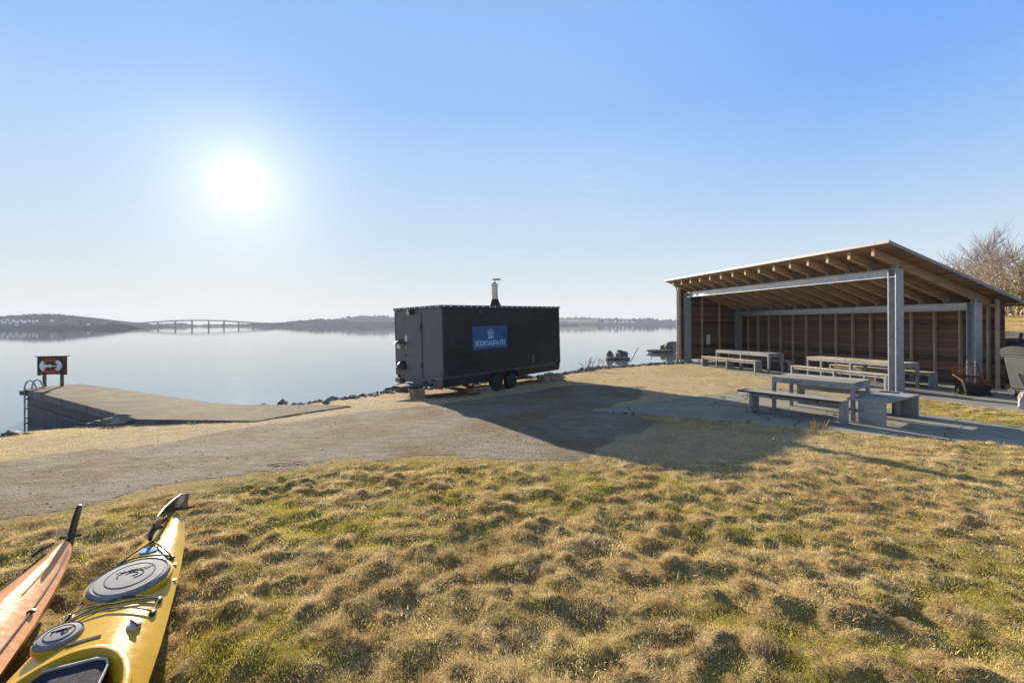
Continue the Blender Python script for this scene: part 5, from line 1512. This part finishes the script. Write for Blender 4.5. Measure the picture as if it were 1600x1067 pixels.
def wood(tops, Z, depth, n, h, front=.25, back=.55, base=SEA - .3):
    px = [a for a, b in tops]; py = [b for a, b in tops]
    for k in range(n):
        x = rng.uniform(px[0], px[-1]); u = rng.uniform(front, back); prof = math.sin(PI * u) ** .8
        zt_ = CAMZ - (np.interp(x, px, py) - hz(x)) / F * Z; z = base + (zt_ - base) * prof
        hh = h * rng.uniform(.5, 1.25); crown((x - 800) / F * Z, Z + (u - .5) * 2 * depth, z - hh * .25, hh * rng.uniform(.4, .75), hh)
hl = [(-260, 501), (-120, 498), (-20, 502), (15, 501.5), (45, 496.5), (80, 491.5), (108, 493.5), (135, 498.5), (165, 502), (182, 505.5), (194, 509.5), (200, 512)]
ridge('hill', hl, 560, 110, M['hill'], 1); wood(hl, 560, 110, 1700, 2.1, .10, .54)
sp_ = [(-260, 507), (-60, 508), (0, 509), (60, 509.3), (130, 508.5), (170, 507), (190, 506.8), (203, 510), (209, 512.5)]
ridge('far_spit', sp_, 400, 16, M['farshore'], 2); wood(sp_, 400, 16, 160, 1.5, .35, .6)
isl = [(224, 509.5), (245, 507), (268, 506.2), (285, 505.8), (297, 508), (306, 510)]
ridge('far_islet', isl, 900, 50, M['hill'], 3); wood(isl, 900, 50, 220, 2.6, .2, .6)
isl2 = [(314, 509.5), (330, 507.3), (352, 507.6), (372, 507), (400, 507.4), (430, 507.8), (470, 508)]
ridge('far_islet', isl2, 940, 60, M['hill'], 4); wood(isl2, 940, 60, 260, 2.6, .2, .6)
dist = [(385, 508.5), (430, 506), (448, 503), (460, 501.5), (475, 503.5), (520, 505), (600, 505)]
ridge('far_ridge', dist, 1550, 60, M['hill'], 5)
mid = [(400, 507.5), (440, 506.5), (470, 503.5), (490, 501), (515, 500.5), (535, 502.5), (560, 505), (640, 506), (700, 507)]
ridge('wooded_point', mid, 850, 60, M['hill'], 6); wood(mid, 850, 60, 600, 4.6, .12, .6)
hl2 = [(505, 505), (530, 501), (550, 496), (565, 493.5), (590, 494.5), (620, 496), (660, 497), (720, 500), (800, 503), (900, 505)]
ridge('hill', hl2, 1150, 120, M['hill'], 7); wood(hl2, 1150, 120, 260, 6, .1, .45)
sh2 = [(380, 508.2), (450, 507.8), (640, 507.6), (900, 506.6)]
ridge('far_shore', sh2, 760, 20, M['farshore'], 8)
fld = [(840, 500.5), (880, 499.5), (930, 500), (970, 501.5), (1090, 502)]
ridge('far_field', fld, 1150, 60, M['field'], 9)
fw = [(780, 500.5), (875, 497.5), (905, 497), (935, 498), (960, 498.5)]
ridge('far_ridge', fw, 1290, 40, M['hill'], 10); wood(fw, 1290, 40, 130, 5, .25, .6)
fs = [(860, 504.2), (900, 504.6), (930, 504.6), (960, 504.0), (1100, 503.5)]
ridge('far_shore', fs, 1060, 25, M['farshore'], 11)
rt = [(935, 501.5), (955, 499), (985, 498.5), (1010, 499), (1030, 500.5), (1060, 500.8), (1120, 500), (1300, 499), (1800, 497)]
ridge('wooded_point', rt, 1000, 50, M['hill'], 12); wood(rt, 1000, 50, 520, 5, .12, .6)
tag(np_mesh('far_wood', np.concatenate(woodV), np.concatenate(woodF), M['farwood'], True), kind='stuff')
# small white houses
def house(label, px, py, Y, w_, h_, group):
    x, y, z = at_depth(px, py, Y)
    t = thing('far_house', label, 'house', (x, y, z), (0, 0, random.uniform(-.6, .6)), group)
    m = MB(); m.box(-w_ / 2, w_ / 2, -w_ * .35, w_ * .35, -1.5, h_); m.build('walls', M['housew'], t)
    m = MB(); m.add([(-w_ * .55, -w_ * .42, h_ - .1), (w_ * .55, -w_ * .42, h_ - .1), (w_ * .55, w_ * .42, h_ - .1), (-w_ * .55, w_ * .42, h_ - .1), (-w_ * .55, 0, h_ + w_ * .32), (w_ * .55, 0, h_ + w_ * .32)],
          [(0, 1, 5, 4), (2, 3, 4, 5), (0, 4, 3), (1, 2, 5), (0, 3, 2, 1)]); m.build('roof', M['houseroof'], t)
    return t
for px, py in ((3, 501), (7, 503.5), (12, 499.5), (16, 504), (21, 501), (27, 503), (33, 500.5), (38, 502.5), (46, 501.5), (52, 502), (58, 500.8), (81, 500.8), (26, 508)):
    house('tiny white house among trees on the far left shore', px, py, 470 + random.uniform(-12, 12), random.uniform(1.6, 2.6), random.uniform(.9, 1.4), 'white houses on the far left shore')
house('single white house on the dark spit left of the bridge', 139, 507.2, 395, 2.6, 1.2, None)
for px, py in ((946, 502.4), (950, 503), (956, 502.6), (962, 502.8), (968, 502.7), (974, 502.9), (980, 502.8), (989, 503)):
    house('tiny white house under the trees on the far right shore', px, py, 955, random.uniform(3, 5), random.uniform(1.6, 2.2), 'white houses on the far right shore')
# boat
bx_, by_ = at(54.5, 514.0, SEA); 
bt = thing('motor_boat', 'small white motor boat lying off the far left shore', 'boat', (bx_, by_, SEA), (0, 0, .2))
m = MB(); m.add([(-1.9, -.7, -.2), (1.2, -.7, -.2), (2.3, 0, -.1), (1.2, .7, -.2), (-1.9, .7, -.2), (-1.9, -.85, .75), (1.2, -.85, .85), (2.8, 0, 1.05), (1.2, .85, .85), (-1.9, .85, .75)],
      [(4, 3, 2, 1, 0), (5, 6, 7, 8, 9), (0, 1, 6, 5), (1, 2, 7, 6), (2, 3, 8, 7), (3, 4, 9, 8), (4, 0, 5, 9)]); m.build('hull', M['white'], bt)
m = MB(); m.box(-.7, 1.0, -.55, .55, .86, 1.9); m.build('cabin', M['white'], bt, bevel=.1)
m = MB(); m.box(-.71, 1.01, -.56, .56, 1.3, 1.7); m.build('windows', M['trim'], bt)
# bridge
BZ = 640
br = thing('bridge', 'long slender concrete road bridge arching over the sound on thin piers', 'bridge', ((300 - 800) / F * BZ, BZ, SEA))
bo = Vector(br.location)
dk = [(170, 507.6), (199, 505.8), (218, 504.2), (247, 502.2), (274, 500.6), (300, 499.9), (326, 499.9), (350, 500.6), (373, 502.2), (396, 503.8), (430, 505.4), (455, 506.6)]
pts = [Vector(at_depth(x, y, BZ)) - bo for x, y in dk]
m = MB()
for a, b in zip(pts[:-1], pts[1:]):
    m.add([tuple(p + Vector((0, dy, dz_))) for dy, dz_ in ((-2, -1.5), (2, -1.5), (2.4, 0), (-2.4, 0)) for p in (a, b)], [(0, 1, 3, 2), (2, 3, 5, 4), (4, 5, 7, 6), (6, 7, 1, 0)])
m.build('deck', M['bridgec'], br)
m = MB()
for a, b in zip(pts[:-1], pts[1:]):
    for dy in (-2.3, 2.3):
        m.tube([a + Vector((0, dy, .75)), b + Vector((0, dy, .75))], .06, 4)
    n_k = max(2, int((b - a).length / 4))
    for k in range(n_k):
        q = a.lerp(b, k / n_k); m.tube([q + Vector((0, -2.3, 0)), q + Vector((0, -2.3, .75))], .05, 4)
m.build('railing', M['bridgec'], br)
for (x, y) in dk[2:10]:
    p = Vector(at_depth(x, y, BZ)) - bo; m = MB()
    m.box(p.x - .34, p.x + .34, -1.2, 1.2, -2, p.z - .9); m.box(p.x - .6, p.x + .6, -2.0, 2.0, -1.5, .35); m.build('pier', M['bridgec'], br)

# ================================================================== grass
def tuft(n, length, width, lean, seed, m_, spread=.045):
    r_ = np.random.default_rng(seed); V = []; Fq = []; o_ = 0
    for k in range(n):
        a = r_.normal(0, .95); l = length * r_.uniform(.45, 1.15); le = np.clip(lean + r_.normal(0, .28), .05, 1.5)
        base_ = np.array([r_.normal(0, spread), r_.normal(0, spread), -.012]); d = np.array([math.cos(a), math.sin(a), 0]); s_ = np.array([-math.sin(a + r_.normal(0, .5)), math.cos(a + r_.normal(0, .5)), r_.normal(0, .35)])
        p = base_.copy(); w_ = width * r_.uniform(.6, 1.3); th = le * .35
        pts = []
        for i in range(4):
            pts.append((p.copy(), w_ * (1 - i / 3.15)))
            p = p + (d * math.sin(th) + np.array([0, 0, math.cos(th)])) * l / 3
            th += le * .55
        for q, wq in pts: V += [q - s_ * wq / 2, q + s_ * wq / 2]
        for i in range(3): Fq.append((o_ + 2 * i, o_ + 2 * i + 1, o_ + 2 * i + 3, o_ + 2 * i + 2))
        o_ += 8
    o = np_mesh('tuft', V, Fq, m_, True); COL.objects.unlink(o); return o
def scatter(name, pts, rots, scales, kinds, protos):
    """grass: points carry the tufts through geometry nodes (one object, kind = stuff)"""
    me = bpy.data.meshes.new(name); me.vertices.add(len(pts)); me.vertices.foreach_set('co', np.asarray(pts, np.float32).ravel())
    for nm, typ, arr in (('rotv', 'FLOAT_VECTOR', rots), ('scl', 'FLOAT', scales), ('kindi', 'INT', kinds)):
        a = me.attributes.new(nm, typ, 'POINT'); a.data.foreach_set('vector' if typ == 'FLOAT_VECTOR' else 'value', np.asarray(arr, np.int32 if typ == 'INT' else np.float32).ravel())
    o = bpy.data.objects.new(name, me); COL.objects.link(o)
    c = bpy.data.collections.new(name + '_tufts')
    for i, p in enumerate(protos): p.name = 'tuft_%03d' % i; c.objects.link(p)
    g = bpy.data.node_groups.new(name, 'GeometryNodeTree')
    g.interface.new_socket('Geometry', in_out='INPUT', socket_type='NodeSocketGeometry'); g.interface.new_socket('Geometry', in_out='OUTPUT', socket_type='NodeSocketGeometry')
    gi = g.nodes.new('NodeGroupInput'); go = g.nodes.new('NodeGroupOutput')
    ci = g.nodes.new('GeometryNodeCollectionInfo'); ci.inputs['Collection'].default_value = c; ci.inputs['Separate Children'].default_value = True; ci.inputs['Reset Children'].default_value = True
    ip = g.nodes.new('GeometryNodeInstanceOnPoints'); ip.inputs['Pick Instance'].default_value = True
    def na(nm, typ):
        n = g.nodes.new('GeometryNodeInputNamedAttribute'); n.data_type = typ; n.inputs['Name'].default_value = nm; return n.outputs['Attribute']
    g.links.new(gi.outputs[0], ip.inputs['Points']); g.links.new(ci.outputs[0], ip.inputs['Instance'])
    g.links.new(na('kindi', 'INT'), ip.inputs['Instance Index']); g.links.new(na('rotv', 'FLOAT_VECTOR'), ip.inputs['Rotation']); g.links.new(na('scl', 'FLOAT'), ip.inputs['Scale'])
    g.links.new(ip.outputs[0], go.inputs[0])
    md = o.modifiers.new('grass', 'NODES'); md.node_group = g
    return tag(o, kind='stuff')
protos = [tuft(40, .075, .0034, 1.30, 100 + k, M['straw'], .035) for k in range(6)] + [tuft(64, .024, .0034, .85, 200 + k, M['green'], .06) for k in range(4)] + [tuft(54, .028, .0034, 1.05, 300 + k, M['pale'], .06) for k in range(3)]
def sample(n, x0, x1, y0, y1):
    return rng.uniform(x0, x1, n), rng.uniform(y0, y1, n)
PX = []; PS = []; PK = []; PZ = []
def addg(X, Y, keepf, scale, kindf, rz=None):
    Z = terrain(X, Y); k = keepf
    if rz is None: rz = fbm(X * .8, Y * .8, 3, 2) * 14 + rng.normal(0, .9, len(X))
    PX.append(np.c_[X[k], Y[k], Z[k]]); PS.append(scale[k]); PK.append(kindf[k]); PZ.append(rz[k])
def band(y0, y1, dens, sc):
    hw_ = y1 * 1.3 + 1.4; n = int(dens * (y1 - y0) * 2 * hw_)
    X, Y = sample(n, -hw_, hw_, y0, y1)
    v = np.abs(X) < Y * 1.3 + 1.2; X = X[v]; Y = Y[v]; n = len(X)
    fm = flat_mask(X, Y); wm2 = worn_mask(X, Y); dl = poly_dist(X, Y, LIP)
    moss = fbm(X * .55, Y * .55, 5, 3) * .5 + fbm(X * 2.4, Y * 2.4, 2, 3) * .5
    H, C, A = tussocks(X, Y)
    tus = (C > .30 + rng.random(n) * .25) & (rng.random(n) > wm2)
    isg = (moss + rng.normal(0, .07, n) > .515) & (rng.random(n) > wm2 * 1.1)
    kd = np.where(isg, rng.integers(6, 10, n), rng.integers(10, 13, n))
    kd = np.where(tus, rng.integers(0, 6, n), kd)
    keep = (rng.random(n) < np.maximum(fm, .9 * (edge_dist(X, Y, TRACK) < -.15) * (edge_dist(X, Y, PATIO) < -.03) * (edge_dist(X, Y, SHFLOOR) < -.05)) * (1 - .4 * wm2) * (1 - .6 * ((X < -2) & (Y > 5)))) & (dl < .4) & (~tus | (rng.random(n) < .62))
    scl = sc * rng.uniform(.6, 1.25, n) * np.where(tus, .62 + 10 * np.minimum(H, .06), 1.0) * np.where(rng.random(n) < .03, 1.7, 1)
    rz = np.where(tus, A + rng.normal(0, .55, n), rng.uniform(0, 6.28, n))
    addg(X, Y, keep, scl, kd, rz)
band(1.0, 3.6, 1300, .85)
band(3.6, 6.5, 900, .95)
band(6.5, 10, 480, 1.15)
band(10, 22, 190, 1.25)
# thin fringe of short straw creeping over the edges of the track and slabs
X, Y = sample(16000, -9, 9, 3.5, 13)
e1 = np.abs(edge_dist(X, Y, TRACK)); e2 = np.abs(edge_dist(X, Y, PATIO) + .04)
kp = ((rng.random(16000) < np.exp(-e1 / .30) * .9) | (rng.random(16000) < np.exp(-e2 / .06))) & (np.abs(X) < Y * 1.18) & (edge_dist(X, Y, SHFLOOR) < -.1)
addg(X, Y, kp, rng.uniform(.5, .9, 16000), np.where(rng.random(16000) < .25, rng.integers(6, 10, 16000), rng.integers(10, 13, 16000)))
# worn wisps of straw on the track itself
X, Y = sample(26000, -10, 8, 4.6, 18)
wisp = fbm(X * .9, Y * 1.8, 4, 4)
kp = (edge_dist(X, Y, TRACK) > -.1) & (np.abs(X) < Y * 1.2) & (rng.random(26000) < np.clip((wisp - .50) * 4 + (X > -1) * .12 + (Y > 8.5) * .12, 0, .8)) & (edge_dist(X, Y, PATIO) < -.05) & (edge_dist(X, Y, SHFLOOR) < -.05)
addg(X, Y, kp, rng.uniform(.4, .8, 26000), rng.integers(10, 13, 26000))
# bank behind the stone wall
X, Y = sample(9000, 16, 34, 10, 34)
addg(X, Y, -poly_dist(X, Y, BANKLINE) > .1, rng.uniform(1.2, 2.2, 9000), rng.integers(0, 6, 9000))
PXa = np.concatenate(PX); PS = np.concatenate(PS); PK = np.concatenate(PK); n_ = len(PXa)
rots = np.c_[rng.normal(0, .10, n_), rng.normal(0, .10, n_), np.concatenate(PZ)]
# keep the kayaks clear
def under_boat(s0, d):
    q = PXa[:, :2] - np.array(s0); s_ = q @ np.array([d.x, d.y]); t_ = q @ np.array([-d.y, d.x])
    return (s_ > -.02) & (s_ < 5.2) & (np.abs(t_) < np.interp(s_, [a for a, b in HW], [b for a, b in HW]) * .9)
clear = ~(under_boat(s0_k, d_) | under_boat(s02, d2))
scatter('grass', PXa[clear], rots[clear], np.array(PS)[clear], np.array(PK)[clear], protos)
# loose stones on the track: too many to count
V = []; Fc = []; off = 0
X, Y = sample(9000, -10, 7, 4.6, 16)
ok__ = (edge_dist(X, Y, TRACK) > -.2) & (np.abs(X) < Y * 1.2) & (rng.random(9000) < np.clip(1.3 - Y / 12, .15, 1))
Z = terrain(X, Y, False)
for k in np.nonzero(ok__)[0]:
    bv, bf = base[k % 6]; r = .003 + .008 * rng.random() ** 4
    V.append(bv * np.array([1.3, 1, .7]) * r + np.array([X[k], Y[k], Z[k] + .004 + r * .3])); Fc.append(bf + off); off += len(bv)
tag(np_mesh('loose_gravel', np.concatenate(V), np.concatenate(Fc), M['rock'], False), kind='stuff')
# litter on the track: twigs
for i, (px, py, l, a, lab) in enumerate(((437, 716, .34, .1, 'dark twig lying on the gravel track'), (468, 714, .2, -.1, 'shorter twig right of the dark one on the gravel'))):
    x, y = at(px, py, -.03); m = MB(); m.tube([(-l / 2, 0, 0), (-l * .1, .03, .008), (l * .2, .0, .01), (l / 2, .02, .0)], [.006, .007, .006, .003], 6); m.tube([(-l * .1, .03, .008), (-l * .25, -.05, .015)], [.006, .003], 5)
    o = m.build('twig', M['bark']); o.location = (x, y, gzs(x, y) + .014); o.rotation_euler = (0, 0, a); tag(o, lab, 'twig')

# ================================================================== air
hb = MB(); hb.box(-1800, 1800, -350, 1800, -4.6, 60)
hzo = hb.build('haze', None)
m, t, out = new_mat('thin_haze')
pv = N(t, 'ShaderNodeVolumePrincipled'); pv.inputs['Color'].default_value = (.66, .76, .93, 1); pv.inputs['Density'].default_value = .00038; pv.inputs['Anisotropy'].default_value = 0.0
t.links.new(pv.outputs[0], out.inputs['Volume']); hzo.data.materials.append(m)
tag(hzo, kind='stuff')
